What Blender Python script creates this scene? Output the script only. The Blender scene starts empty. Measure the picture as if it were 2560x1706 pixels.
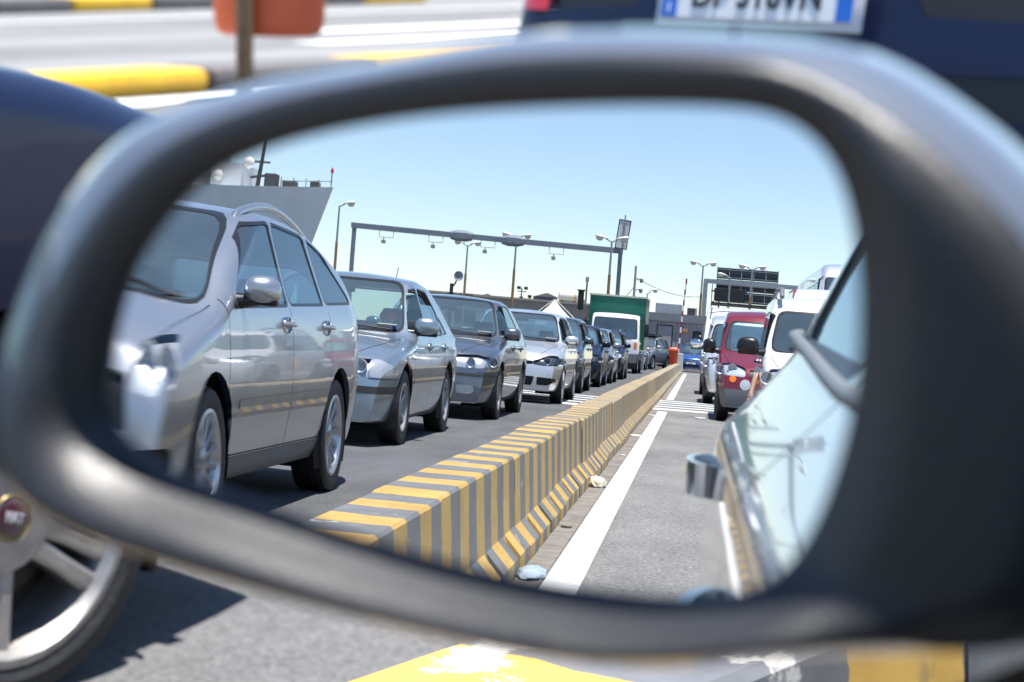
import bpy, bmesh, math, random
from mathutils import Vector, Matrix
random.seed(7)
R = math.radians
S = bpy.context.scene
COL = S.collection

# ------------------------------------------------------------------ camera, sky, sun, exposure
CAM = Vector((0.0, 0.0, 1.10))
C_R = Vector((0.78386, 0.62089, 0.00793))
C_U = Vector((-0.10778, 0.12346, 0.98648))
C_F = Vector((-0.61151, 0.77412, -0.16369))
FPX = 6200.0
cd = bpy.data.cameras.new('camera')
cd.sensor_width = 36.0
cd.lens = FPX / 2560 * 36
cd.clip_start = 0.02
cd.clip_end = 3000
cd.dof.use_dof = True
cd.dof.focus_distance = 1.60
cd.dof.aperture_fstop = 13.0
cam = bpy.data.objects.new('camera', cd)
COL.objects.link(cam)
cam.matrix_world = Matrix(((C_R.x, C_U.x, -C_F.x, CAM.x), (C_R.y, C_U.y, -C_F.y, CAM.y), (C_R.z, C_U.z, -C_F.z, CAM.z), (0, 0, 0, 1)))
S.camera = cam

SUN_DIR = Vector((0.10, 0.13, 0.98)).normalized()
W = bpy.data.worlds.new('World')
S.world = W
W.use_nodes = True
nt = W.node_tree
sky = nt.nodes.new('ShaderNodeTexSky')
sky.sky_type = 'NISHITA'
sky.sun_disc = False
sky.sun_elevation = math.asin(SUN_DIR.z)
sky.sun_rotation = math.atan2(SUN_DIR.x, SUN_DIR.y)
sky.altitude = 800
sky.air_density = 1.0
sky.dust_density = 0.0
sky.ozone_density = 2.2
bg = nt.nodes['Background']
bg.inputs['Strength'].default_value = 0.088
nt.links.new(sky.outputs['Color'], bg.inputs['Color'])
sl = bpy.data.lights.new('sun', 'SUN')
sl.energy = 4.6
sl.angle = R(0.53)
sl.color = (1.0, 0.96, 0.90)
sun = bpy.data.objects.new('sun', sl)
COL.objects.link(sun)
sun.rotation_euler = (-SUN_DIR).to_track_quat('-Z', 'Y').to_euler()
S.view_settings.view_transform = 'Standard'
S.view_settings.look = 'None'
S.view_settings.gamma = 1.0
S.view_settings.exposure = 1.42
S.view_settings.use_curve_mapping = False
S.render.engine = 'CYCLES'
S.cycles.max_bounces = 14
S.cycles.diffuse_bounces = 4
S.cycles.glossy_bounces = 8
S.cycles.transmission_bounces = 8
S.cycles.transparent_max_bounces = 16
S.cycles.caustics_reflective = False
S.cycles.caustics_refractive = False
S.cycles.sample_clamp_indirect = 6.0
S.cycles.use_denoising = True

# ------------------------------------------------------------------ materials
MATS = {}


def mat(name, col, rough=0.5, metal=0.0, coat=0.0, spec=0.5, noise=0.0, scale=6.0, bump=0.0, bscale=40.0, col2=None, emit=None, lining=False, alpha=None):
    if name in MATS:
        return MATS[name]
    m = bpy.data.materials.new(name)
    m.use_nodes = True
    t = m.node_tree
    b = t.nodes['Principled BSDF']
    b.inputs['Roughness'].default_value = rough
    b.inputs['Metallic'].default_value = metal
    b.inputs['Coat Weight'].default_value = coat
    b.inputs['Coat Roughness'].default_value = 0.03
    b.inputs['Specular IOR Level'].default_value = spec
    c = (*col, 1)
    b.inputs['Base Color'].default_value = c
    if emit:
        b.inputs['Emission Color'].default_value = c
        b.inputs['Emission Strength'].default_value = emit
    if noise or bump or col2:
        tc = t.nodes.new('ShaderNodeTexCoord')
    if noise or col2:
        n = t.nodes.new('ShaderNodeTexNoise')
        n.inputs['Scale'].default_value = scale
        n.inputs['Detail'].default_value = 6
        n.inputs['Roughness'].default_value = 0.65
        t.links.new(tc.outputs['Object'], n.inputs['Vector'])
        r = t.nodes.new('ShaderNodeValToRGB')
        r.color_ramp.elements[0].position = 0.33
        r.color_ramp.elements[1].position = 0.67
        k = 1 - noise
        r.color_ramp.elements[0].color = (*(col2 or [x * k for x in col]), 1)
        r.color_ramp.elements[1].color = c
        t.links.new(n.outputs['Fac'], r.inputs['Fac'])
        t.links.new(r.outputs['Color'], b.inputs['Base Color'])
    if bump:
        n2 = t.nodes.new('ShaderNodeTexNoise')
        n2.inputs['Scale'].default_value = bscale
        n2.inputs['Detail'].default_value = 5
        t.links.new(tc.outputs['Object'], n2.inputs['Vector'])
        bp = t.nodes.new('ShaderNodeBump')
        bp.inputs['Strength'].default_value = bump
        bp.inputs['Distance'].default_value = 0.01
        t.links.new(n2.outputs['Fac'], bp.inputs['Height'])
        t.links.new(bp.outputs['Normal'], b.inputs['Normal'])
    if lining:      # the inside of a car shell is trimmed in dark cloth, the outside is paint
        g = t.nodes.new('ShaderNodeNewGeometry')
        d = t.nodes.new('ShaderNodeBsdfDiffuse')
        d.inputs['Color'].default_value = (0.34, 0.34, 0.35, 1)
        mx = t.nodes.new('ShaderNodeMixShader')
        t.links.new(g.outputs['Backfacing'], mx.inputs['Fac'])
        t.links.new(b.outputs['BSDF'], mx.inputs[1])
        t.links.new(d.outputs['BSDF'], mx.inputs[2])
        t.links.new(mx.outputs['Shader'], t.nodes['Material Output'].inputs['Surface'])
    MATS[name] = m
    return m


def paint(name, col, metal=0.72, rough=0.32):
    return mat(name, col, rough, metal, coat=1.0, noise=0.06, scale=3.0, lining=True)


def glass(name, tint, rough=0.0, ior=1.5, glare_or_dust=0.0):
    if name in MATS:
        return MATS[name]
    m = bpy.data.materials.new(name)
    m.use_nodes = True
    t = m.node_tree
    t.nodes.remove(t.nodes['Principled BSDF'])
    tr = t.nodes.new('ShaderNodeBsdfTransparent')
    tr.inputs['Color'].default_value = (*tint, 1)
    gl = t.nodes.new('ShaderNodeBsdfGlossy')
    gl.inputs['Roughness'].default_value = rough
    gl.inputs['Color'].default_value = (.78, .92, 1, 1)
    fr = t.nodes.new('ShaderNodeFresnel')
    ge = t.nodes.new('ShaderNodeNewGeometry')     # a pane is thin: the same reflection from either side
    mi = t.nodes.new('ShaderNodeMapRange')
    mi.inputs['To Min'].default_value = ior
    mi.inputs['To Max'].default_value = 1 / ior
    t.links.new(ge.outputs['Backfacing'], mi.inputs['Value'])
    t.links.new(mi.outputs[0], fr.inputs['IOR'])
    mx = t.nodes.new('ShaderNodeMixShader')
    t.links.new(fr.outputs['Fac'], mx.inputs['Fac'])
    t.links.new(tr.outputs['BSDF'], mx.inputs[1])
    t.links.new(gl.outputs['BSDF'], mx.inputs[2])
    end = mx
    if glare_or_dust:        # a bluish veil painted in for glare, so the panes look lighter
        df = t.nodes.new('ShaderNodeBsdfDiffuse')
        df.inputs['Color'].default_value = (.42, .58, .66, 1)
        tc = t.nodes.new('ShaderNodeTexCoord')
        n = t.nodes.new('ShaderNodeTexNoise')
        n.inputs['Scale'].default_value = 2.5
        n.inputs['Detail'].default_value = 5
        t.links.new(tc.outputs['Object'], n.inputs['Vector'])
        mr = t.nodes.new('ShaderNodeMapRange')
        mr.inputs['To Min'].default_value = glare_or_dust * .6
        mr.inputs['To Max'].default_value = glare_or_dust * 1.4
        t.links.new(n.outputs['Fac'], mr.inputs['Value'])
        end = t.nodes.new('ShaderNodeMixShader')
        t.links.new(mr.outputs[0], end.inputs['Fac'])
        t.links.new(mx.outputs['Shader'], end.inputs[1])
        t.links.new(df.outputs['BSDF'], end.inputs[2])
    t.links.new(end.outputs['Shader'], t.nodes['Material Output'].inputs['Surface'])
    MATS[name] = m
    return m


GLASS = glass('windscreen glass', (0.70, 0.86, 0.90), ior=2.1, glare_or_dust=.09)
SIDEGLASS = glass('side glass', (0.60, 0.75, 0.80), ior=2.0, glare_or_dust=.07)
LENS = glass('lens glass', (0.88, 0.90, 0.92), ior=1.5)
RUBBER = mat('rubber', (0.018, 0.018, 0.019), 0.62, bump=0.25, bscale=60, noise=0.3, scale=9)
BLACK = mat('black trim', (0.012, 0.012, 0.013), 0.35)
PLASTIC = mat('dark plastic', (0.045, 0.047, 0.05), 0.5, noise=0.2, scale=20)
GREYPL = mat('grey plastic', (0.16, 0.17, 0.18), 0.5, noise=0.15, scale=14)
CLOTH = mat('seat cloth', (0.06, 0.062, 0.07), 0.9)
CHROME = mat('chrome', (0.85, 0.86, 0.88), 0.08, 1.0)
ALLOY = mat('alloy', (0.55, 0.56, 0.58), 0.28, 0.85, noise=0.15, scale=25)
DIRTYALLOY = mat('dirty alloy', (0.44, 0.42, 0.40), 0.38, 0.7, noise=0.35, scale=18)
HUBCAP = mat('hubcap', (0.38, 0.39, 0.40), 0.4, 0.4, noise=0.3, scale=18)
STEEL = mat('galvanised steel', (0.30, 0.33, 0.36), 0.5, 0.3, noise=0.2, scale=4)
WHITEP = mat('white paper', (0.80, 0.80, 0.77), 0.7, noise=0.08, scale=8)
PLATE = mat('plate white', (0.90, 0.90, 0.89), 0.4, noise=0.05, scale=10)
PLATEBLUE = mat('plate blue', (0.02, 0.16, 0.62), 0.4)
INK = mat('black ink', (0.01, 0.01, 0.012), 0.5)
AMBER = mat('amber lens', (0.75, 0.20, 0.01), 0.15, coat=1.0)
REDLENS = mat('red lens', (0.55, 0.01, 0.012), 0.12, coat=1.0)
SKIN = mat('skin', (0.42, 0.24, 0.17), 0.55)
HAIR = mat('dark hair', (0.02, 0.014, 0.01), 0.6)

# ------------------------------------------------------------------ mesh helpers


class MB:
    """Collects vertices and faces; build() links them as one mesh object."""

    def __init__(self):
        self.v, self.f = [], []

    def add(self, vs, fs, M=None):
        o = len(self.v)
        self.v += [tuple(M @ Vector(p)) if M is not None else tuple(p) for p in vs]
        self.f += [tuple(i + o for i in f) for f in fs]
        return self

    def box(self, c, s, M=None, bev=0.0):
        if bev <= 0:
            x, y, z = (k / 2 for k in s)
            vs = [(c[0] + a * x, c[1] + b * y, c[2] + d * z) for a in (-1, 1) for b in (-1, 1) for d in (-1, 1)]
            return self.add(vs, [(0, 1, 3, 2), (4, 6, 7, 5), (0, 4, 5, 1), (2, 3, 7, 6), (0, 2, 6, 4), (1, 5, 7, 3)], M)
        bm = bmesh.new()
        bmesh.ops.create_cube(bm, size=1)
        for v in bm.verts:
            v.co = Vector((v.co.x * s[0] + c[0], v.co.y * s[1] + c[1], v.co.z * s[2] + c[2]))
        bmesh.ops.bevel(bm, geom=bm.edges[:], offset=bev, segments=2, affect='EDGES', profile=0.5)
        return self.bm(bm, M)

    def bm(self, bm, M=None):
        bm.verts.index_update()
        self.add([v.co.copy() for v in bm.verts], [[v.index for v in f.verts] for f in bm.faces], M)
        bm.free()
        return self

    def tube(self, p0, p1, r0, r1=None, n=10, caps=True):
        r1 = r0 if r1 is None else r1
        p0, p1 = Vector(p0), Vector(p1)
        q = (p1 - p0).to_track_quat('Z', 'Y')
        vs = []
        for p, r in ((p0, r0), (p1, r1)):
            vs += [p + q @ Vector((r * math.cos(2 * math.pi * i / n), r * math.sin(2 * math.pi * i / n), 0)) for i in range(n)]
        fs = [(i, (i + 1) % n, n + (i + 1) % n, n + i) for i in range(n)]
        if caps:
            fs += [tuple(range(n - 1, -1, -1)), tuple(range(n, 2 * n))]
        return self.add(vs, fs)

    def path(self, pts, r, n=8):
        pts = [Vector(p) for p in pts]
        rings, fs = [], []
        for i, p in enumerate(pts):
            d = (pts[min(i + 1, len(pts) - 1)] - pts[max(i - 1, 0)]).normalized()
            q = d.to_track_quat('Z', 'Y')
            rr = r[i] if isinstance(r, (list, tuple)) else r
            rings += [p + q @ Vector((rr * math.cos(2 * math.pi * k / n), rr * math.sin(2 * math.pi * k / n), 0)) for k in range(n)]
        for i in range(len(pts) - 1):
            for k in range(n):
                fs.append((i * n + k, i * n + (k + 1) % n, (i + 1) * n + (k + 1) % n, (i + 1) * n + k))
        fs += [tuple(range(n - 1, -1, -1)), tuple((len(pts) - 1) * n + k for k in range(n))]
        return self.add(rings, fs)

    def lathe(self, prof, n=24, M=None, axis='X'):
        """prof: (radius, along) pairs turned about the axis"""
        vs, fs = [], []
        m = len(prof)
        for i in range(n):
            a = 2 * math.pi * i / n
            for r, h in prof:
                if axis == 'X':
                    vs.append((h, r * math.cos(a), r * math.sin(a)))
                else:
                    vs.append((r * math.cos(a), r * math.sin(a), h))
        for i in range(n):
            for k in range(m - 1):
                a, b = i * m + k, ((i + 1) % n) * m + k
                fs.append((a, b, b + 1, a + 1) if axis == 'Z' else (a, b, b + 1, a + 1))
        return self.add(vs, fs, M)

    def prism(self, poly, z0, z1, M=None):
        """a polygon of (x, y) raised from z0 to z1"""
        n = len(poly)
        vs = [(x, y, z0) for x, y in poly] + [(x, y, z1) for x, y in poly]
        fs = [tuple(range(n - 1, -1, -1)), tuple(range(n, 2 * n))] + [(i, (i + 1) % n, n + (i + 1) % n, n + i) for i in range(n)]
        return self.add(vs, fs, M)

    def build(self, name, m, parent=None, smooth=False, angle=40, fix=True):
        me = bpy.data.meshes.new(name)
        me.from_pydata([tuple(p) for p in self.v], [], self.f)
        if fix:
            bm = bmesh.new()
            bm.from_mesh(me)
            bmesh.ops.remove_doubles(bm, verts=bm.verts[:], dist=1e-5)
            bmesh.ops.recalc_face_normals(bm, faces=bm.faces[:])
            bm.to_mesh(me)
            bm.free()
        if smooth:
            for p in me.polygons:
                p.use_smooth = True
            me.set_sharp_from_angle(angle=R(angle))
        me.materials.append(m)
        return link(name, me, parent)


def link(name, me, parent=None):
    o = bpy.data.objects.new(name, me)
    COL.objects.link(o)
    if parent is not None:
        o.parent = parent
    return o


def tag(o, label=None, cat=None, group=None, kind=None):
    if label:
        o['label'] = label
    if cat:
        o['category'] = cat
    if group:
        o['group'] = group
    if kind:
        o['kind'] = kind
    return o


def thing(name, label, cat, loc=(0, 0, 0), rz=0.0, group=None):
    o = link(name, None)
    o.location = loc
    o.rotation_euler = (0, 0, rz)
    return tag(o, label, cat, group)


def copy_tree(o, parent=None):
    kids = list(o.children)
    c = o.copy()
    COL.objects.link(c)
    c.parent = parent
    for ch in kids:
        copy_tree(ch, c)
    return c


def chaikin(p, n=2, closed=False):
    p = [tuple(q) for q in p]
    for _ in range(n):
        o = [] if closed else [p[0]]
        m = len(p)
        for i in range(m if closed else m - 1):
            a, b = p[i], p[(i + 1) % m]
            o.append(tuple(x * .75 + y * .25 for x, y in zip(a, b)))
            o.append(tuple(x * .25 + y * .75 for x, y in zip(a, b)))
        if not closed:
            o.append(p[-1])
        p = o
    return p


def resample(p, n, closed=False):
    q = p + [p[0]] if closed else p
    d = [0]
    for a, b in zip(q, q[1:]):
        d.append(d[-1] + math.dist(a, b))
    out, j = [], 0
    for i in range(n):
        t = d[-1] * i / (n if closed else n - 1)
        while j < len(d) - 2 and d[j + 1] < t:
            j += 1
        k = (t - d[j]) / max(d[j + 1] - d[j], 1e-9)
        out.append(tuple(x + (y - x) * k for x, y in zip(q[j], q[j + 1])))
    return out


def interp(tab, x):
    if x <= tab[0][0]:
        return tab[0][1]
    for (a, b), (c, d) in zip(tab, tab[1:]):
        if x <= c:
            k = (x - a) / max(c - a, 1e-9)
            return b + (d - b) * k
    return tab[-1][1]


def sm(a, b, x):
    t = min(1, max(0, (x - a) / (b - a)))
    return t * t * (3 - 2 * t)


def area2(p):
    return sum(a[0] * b[1] - b[0] * a[1] for a, b in zip(p, p[1:] + p[:1])) / 2


def roundpoly(p, n=2, r=None):
    """round the corners of an outline by a small fillet"""
    r = .022 * n if r is None else r
    out = []
    m = len(p)
    for k in range(m):
        A, B, C = Vector(p[k - 1]), Vector(p[k]), Vector(p[(k + 1) % m])
        d0, d1 = (A - B).length, (C - B).length
        if d0 < 1e-6 or d1 < 1e-6:
            continue
        q0 = B + (A - B) * min(r / d0, .45)
        q1 = B + (C - B) * min(r / d1, .45)
        for t in (0, .33, .67, 1):
            x = q0 * (1 - t) ** 2 + B * 2 * t * (1 - t) + q1 * t * t
            out.append((x.x, x.y))
    return out


def circ(cy, cz, r, n=28):
    return [(cy + r * math.cos(2 * math.pi * i / n), cz + r * math.sin(2 * math.pi * i / n)) for i in range(n)]

# ------------------------------------------------------------------ car shells: a lofted skin cut into its panels


def cut(polys, pg, ax, pred):
    """Split polygons (lists of 6-tuples: point + normal) by a convex outline seen along an axis: (inside, outside)."""
    if area2(pg) < 0:
        pg = pg[::-1]
    i, j = ax
    lo0, hi0 = min(p[0] for p in pg), max(p[0] for p in pg)
    lo1, hi1 = min(p[1] for p in pg), max(p[1] for p in pg)
    edges = []
    for a, b in zip(pg, pg[1:] + pg[:1]):
        ex, ey = b[0] - a[0], b[1] - a[1]
        if ex * ex + ey * ey > 1e-12:
            edges.append((a[0], a[1], ex, ey))
    ins, out = [], []
    for P in polys:
        u = [v[i] for v in P]
        w = [v[j] for v in P]
        if max(u) <= lo0 or min(u) >= hi0 or max(w) <= lo1 or min(w) >= hi1 or not pred(P):
            out.append(P)
            continue
        cur = P
        rest = []
        for ax0, ay0, ex, ey in edges:
            s = [ex * (v[j] - ay0) - ey * (v[i] - ax0) for v in cur]
            if min(s) >= -1e-9:
                continue
            if max(s) <= 1e-9:
                rest.append(cur)
                cur = None
                break
            A, B = [], []
            m = len(cur)
            for k in range(m):
                p, q, sp, sq = cur[k], cur[(k + 1) % m], s[k], s[(k + 1) % m]
                (A if sp >= 0 else B).append(p)
                if (sp >= 0) != (sq >= 0):
                    t = sp / (sp - sq)
                    x = tuple(c + (d - c) * t for c, d in zip(p, q))
                    A.append(x)
                    B.append(x)
            if len(B) > 2:
                rest.append(B)
            if len(A) < 3:
                cur = None
                break
            cur = A
        if cur is None:
            out.append(P)
        else:
            ins.append(cur)
            out += rest
    return ins, out


def skin_obj(name, polys, m, parent, off=0.0, flip=False):
    if not polys:
        return None
    vs, ns, fs, idx = [], [], [], {}
    for P in polys:
        f = []
        for v in P:
            k = (round(v[0], 5), round(v[1], 5), round(v[2], 5))
            n = idx.get(k)
            if n is None:
                n = idx[k] = len(vs)
                vs.append((v[0] + v[3] * off, v[1] + v[4] * off, v[2] + v[5] * off))
                ns.append((v[3], v[4], v[5]))
            if not f or f[-1] != n:
                f.append(n)
        if len(f) > 1 and f[0] == f[-1]:
            f.pop()
        if len(set(f)) == len(f) > 2:
            fs.append(f[::-1] if flip else f)
    me = bpy.data.meshes.new(name)
    me.from_pydata(vs, [], fs)
    me.validate()
    if len(me.vertices) == len(ns):
        for p in me.polygons:
            p.use_smooth = True
        me.normals_split_custom_set_from_vertices([tuple(Vector(n).normalized()) for n in ns])
    me.materials.append(m)
    return link(name, me, parent)


def subdiv(p):
    """keep the outline closer to its control points: one extra point in the middle of each long side"""
    o = [p[0]]
    for a, b in zip(p, p[1:]):
        if math.dist(a, b) > .12:
            o.append(((a[0] + b[0]) / 2, (a[1] + b[1]) / 2))
        o.append(b)
    return o


def shell(sp):
    """The outer skin of a car body as polygons. sp['profile']: (y, z) along the middle from the front lip to the rear lip."""
    prof = resample(chaikin(subdiv(sp['profile']), 3), sp.get('ny', 120))
    W2, zb, belt = sp['W'] / 2, sp['zb'], sp['belt']
    side = chaikin(sp.get('side', [(zb, .90), (zb + .10, .955), (.45, .985), (.62, 1.0), (.80, .99), (belt - .04, .965), (belt, .935)]), 2)
    tum = math.tan(R(sp.get('tumble', 20)))
    yf, yr = prof[0][0], prof[-1][0]
    pf, pr = sp.get('planf', .75), sp.get('planr', .6)
    af, ar = sp.get('taperf', .14), sp.get('taperr', .12)

    def xs(y, z):
        if z <= belt:
            k = interp(side, z)
        else:
            k = side[-1][1] - tum * (z - belt) / W2
        if y > yf - pf:
            k *= 1 - af * ((y - yf + pf) / pf) ** 2.4
        if y < yr + pr:
            k *= 1 - ar * ((yr + pr - y) / pr) ** 2.4
        return k * W2

    bf, br = sp.get('bowf', .14), sp.get('bowr', .10)
    rows = []
    NC, NT = 8, 11
    zl = sp.get('levels') or [zb + (belt - zb) * i / 15 for i in range(16)]
    NA = 7
    NS = len(zl) - 1 + NA
    for y, zt in prof:
        fr = sm(-.2, .6, y)
        rr = sm(-.2, .6, -y)
        bow = bf * fr - br * rr
        h = max(zt - zb, .004)
        crown = min(sp.get('crown', .035), h * .2)
        r = min(sp.get('corner', .085) * (1 if zt > belt + .05 else sp.get('hoodr', 1.0)), h * .45)
        ztop = zt - crown - r
        pts = [(0.0, zb), (xs(y, zb) * .5, zb), (xs(y, zb) * .9, zb)]
        if ztop > belt + .005:      # the same heights all along the flank, so that reflections run straight
            hs = zl + [belt + (ztop - belt) * (i + 1) / NA for i in range(NA)]
        else:
            kz = (ztop - zb) / (belt - zb)
            hs = [zb + (z - zb) * kz * (1 - .04) for z in zl]
            hs += [hs[-1] + (ztop - hs[-1]) * (i + 1) / NA for i in range(NA)]
        for z in hs:
            pts.append((xs(y, z), z))
        x0 = xs(y, ztop)
        x1 = xs(y, zt - crown)
        for i in range(1, NC + 1):
            a = math.pi / 2 * i / NC
            pts.append(((x1 - r) + (x0 - x1 + r) * math.cos(a), ztop + r * math.sin(a)))
        xa = x1 - r
        for i in range(1, NT + 1):
            x = xa * (1 - i / NT)
            pts.append((x, zt - crown * (x / max(xa, .01)) ** 2))
        rows.append([(x, y - bow * (min(x, W2) / W2) ** 2, z) for x, z in pts])
    n, m = len(rows), len(rows[0])
    full = []
    for row in rows:
        full.append([(x, y, z) for x, y, z in row[1:]] + [(-x, y, z) for x, y, z in row[-2:0:-1]] + [row[0]])
    k = len(full[0])
    # order: right bottom .. right side .. top middle .. left side .. left bottom .. bottom middle
    N = [[Vector((0, 0, 0)) for _ in range(k)] for _ in range(n)]
    fcs = []
    for a in range(n - 1):
        for b in range(k):
            c = (b + 1) % k
            q = (Vector(full[a][b]), Vector(full[a][c]), Vector(full[a + 1][c]), Vector(full[a + 1][b]))
            nn = (q[2] - q[0]).cross(q[3] - q[1])
            nn = -nn if sp.get('_flip', False) else nn
            for (i, j) in ((a, b), (a, c), (a + 1, c), (a + 1, b)):
                N[i][j] += nn
            fcs.append(((a, b), (a, c), (a + 1, c), (a + 1, b)))
    cen = Vector((0, 0, (zb + belt) / 2))
    s = 0
    for a in range(n // 3, 2 * n // 3):
        s += N[a][NS // 2].x
    sg = 1 if s > 0 else -1
    polys = []
    for f in fcs:
        P = []
        for (i, j) in f:
            nn = (N[i][j] * sg).normalized() if N[i][j].length > 1e-12 else Vector((0, 0, 1))
            P.append((*full[i][j], *nn))
        polys.append(P if sg > 0 else P[::-1])
    return polys


def mean(P, k):
    return sum(v[k] for v in P) / len(P)


SIDE = {1: lambda P: mean(P, 3) > .25 and P[0][0] > 0, -1: lambda P: mean(P, 3) < -.25 and P[0][0] < 0}
FRONT = lambda P: mean(P, 4) > .12
REAR = lambda P: mean(P, 4) < -.12
UP = lambda P: mean(P, 5) > .25


def wheel(parent, x, y, sgn, r, rim_r, width, spokes, twin=False, rim_mat=None, steer=0.0, spoke_w=.045, rot=0.0):
    rim_mat = rim_mat or ALLOY
    w = link('wheel', None)
    tyre = MB()
    h = width / 2
    prof = [(rim_r, -h * .75), (rim_r + .012, -h * .92), (r * .86, -h * 1.0), (r * .96, -h * .92), (r * .992, -h * .78)]
    for g in (-.45, -.12, .2, .52):
        prof += [(r, h * (g - .11)), (r, h * (g + .11)), (r - .008, h * (g + .13)), (r - .008, h * (g + .19))]
    prof += [(r * .992, h * .78), (r * .96, h * .92), (r * .86, h * 1.0), (rim_r + .012, h * .92), (rim_r, h * .75)]
    tyre.lathe(prof, 40)
    t = tyre.build('wheel', RUBBER, parent, True, 30)
    bpy.data.objects.remove(w)
    t.location = (x, y, r)
    t.rotation_euler = (0, 0, steer if sgn > 0 else math.pi + steer)
    b = MB()
    lip = [(rim_r, h * .55), (rim_r + .008, h * .93), (rim_r - .008, h * .96), (rim_r - .022, h * .80), (rim_r - .03, h * .2), (rim_r - .05, -h * .7)]
    b.lathe(lip, 40)
    hk = .40 if twin else .30
    b.lathe([(rim_r * hk, h * .45), (rim_r * (hk - .02), h * .68), (rim_r * .20, h * .75), (.001, h * .76)], 24)
    for i in range(spokes):
        for d in ((-.16, .16) if twin else (0,)):
            a = 2 * math.pi * i / spokes + rot
            c0, c1 = a + d * 1.9, a + d * .82
            r0, r1 = rim_r * .24, rim_r - .014
            p0 = Vector((h * .62, r0 * math.cos(c0), r0 * math.sin(c0)))
            p1 = Vector((h * .80, r1 * math.cos(c1), r1 * math.sin(c1)))
            dr = (p1 - p0).normalized()
            sd = Vector((1, 0, 0)).cross(dr).normalized()
            vs = []
            for p, ww in ((p0, spoke_w * 1.1), (p0.lerp(p1, .5) + Vector((h * .03, 0, 0)), spoke_w * .82), (p1, spoke_w)):
                for du, dx in ((-.5, -.045), (-.5, -.006), (-.3, 0), (.3, 0), (.5, -.006), (.5, -.045)):
                    vs.append(p + sd * du * ww + Vector((dx, 0, 0)))
            fs = []
            for q in range(2):
                for e in range(6):
                    fs.append((q * 6 + e, q * 6 + (e + 1) % 6, (q + 1) * 6 + (e + 1) % 6, (q + 1) * 6 + e))
            b.add(vs, fs)
    for i in range(5):
        a = 2 * math.pi * i / 5 + rot + .3
        b.tube((h * .70, rim_r * .19 * math.cos(a), rim_r * .19 * math.sin(a)), (h * .745, rim_r * .19 * math.cos(a), rim_r * .19 * math.sin(a)), .009, n=6)
    b.build('rim', rim_mat, t, True, 35)
    d = MB()
    d.lathe([(.001, -h * .25), (rim_r - .04, -h * .25)], 24)
    d.lathe([(.001, h * .05), (rim_r * .66, h * .05), (rim_r * .66, -h * .1)], 24)
    d.build('brake_disc', mat('brake disc', (.05, .045, .04), .5, .5), t, False)
    return t


def seat(parent, x, y, zf, back=.62, name='seat', w=.48):
    b = MB()
    b.box((x, y, zf + .09), (w, .50, .17), None, .05)
    M = Matrix.Translation((x, y - .27, zf + .10)) @ Matrix.Rotation(R(18), 4, 'X')
    b.box((0, 0, back / 2), (w * .96, .14, back), M, .055)
    if name == 'seat':
        b.box((0, .0, back + .10), (w * .55, .10, .17), M, .04)
    else:
        for k in (-.3, .3):
            b.box((w * k, 0, back + .06), (w * .2, .09, .12), M, .03)
    return b.build(name, CLOTH, parent, True, 50)


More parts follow.
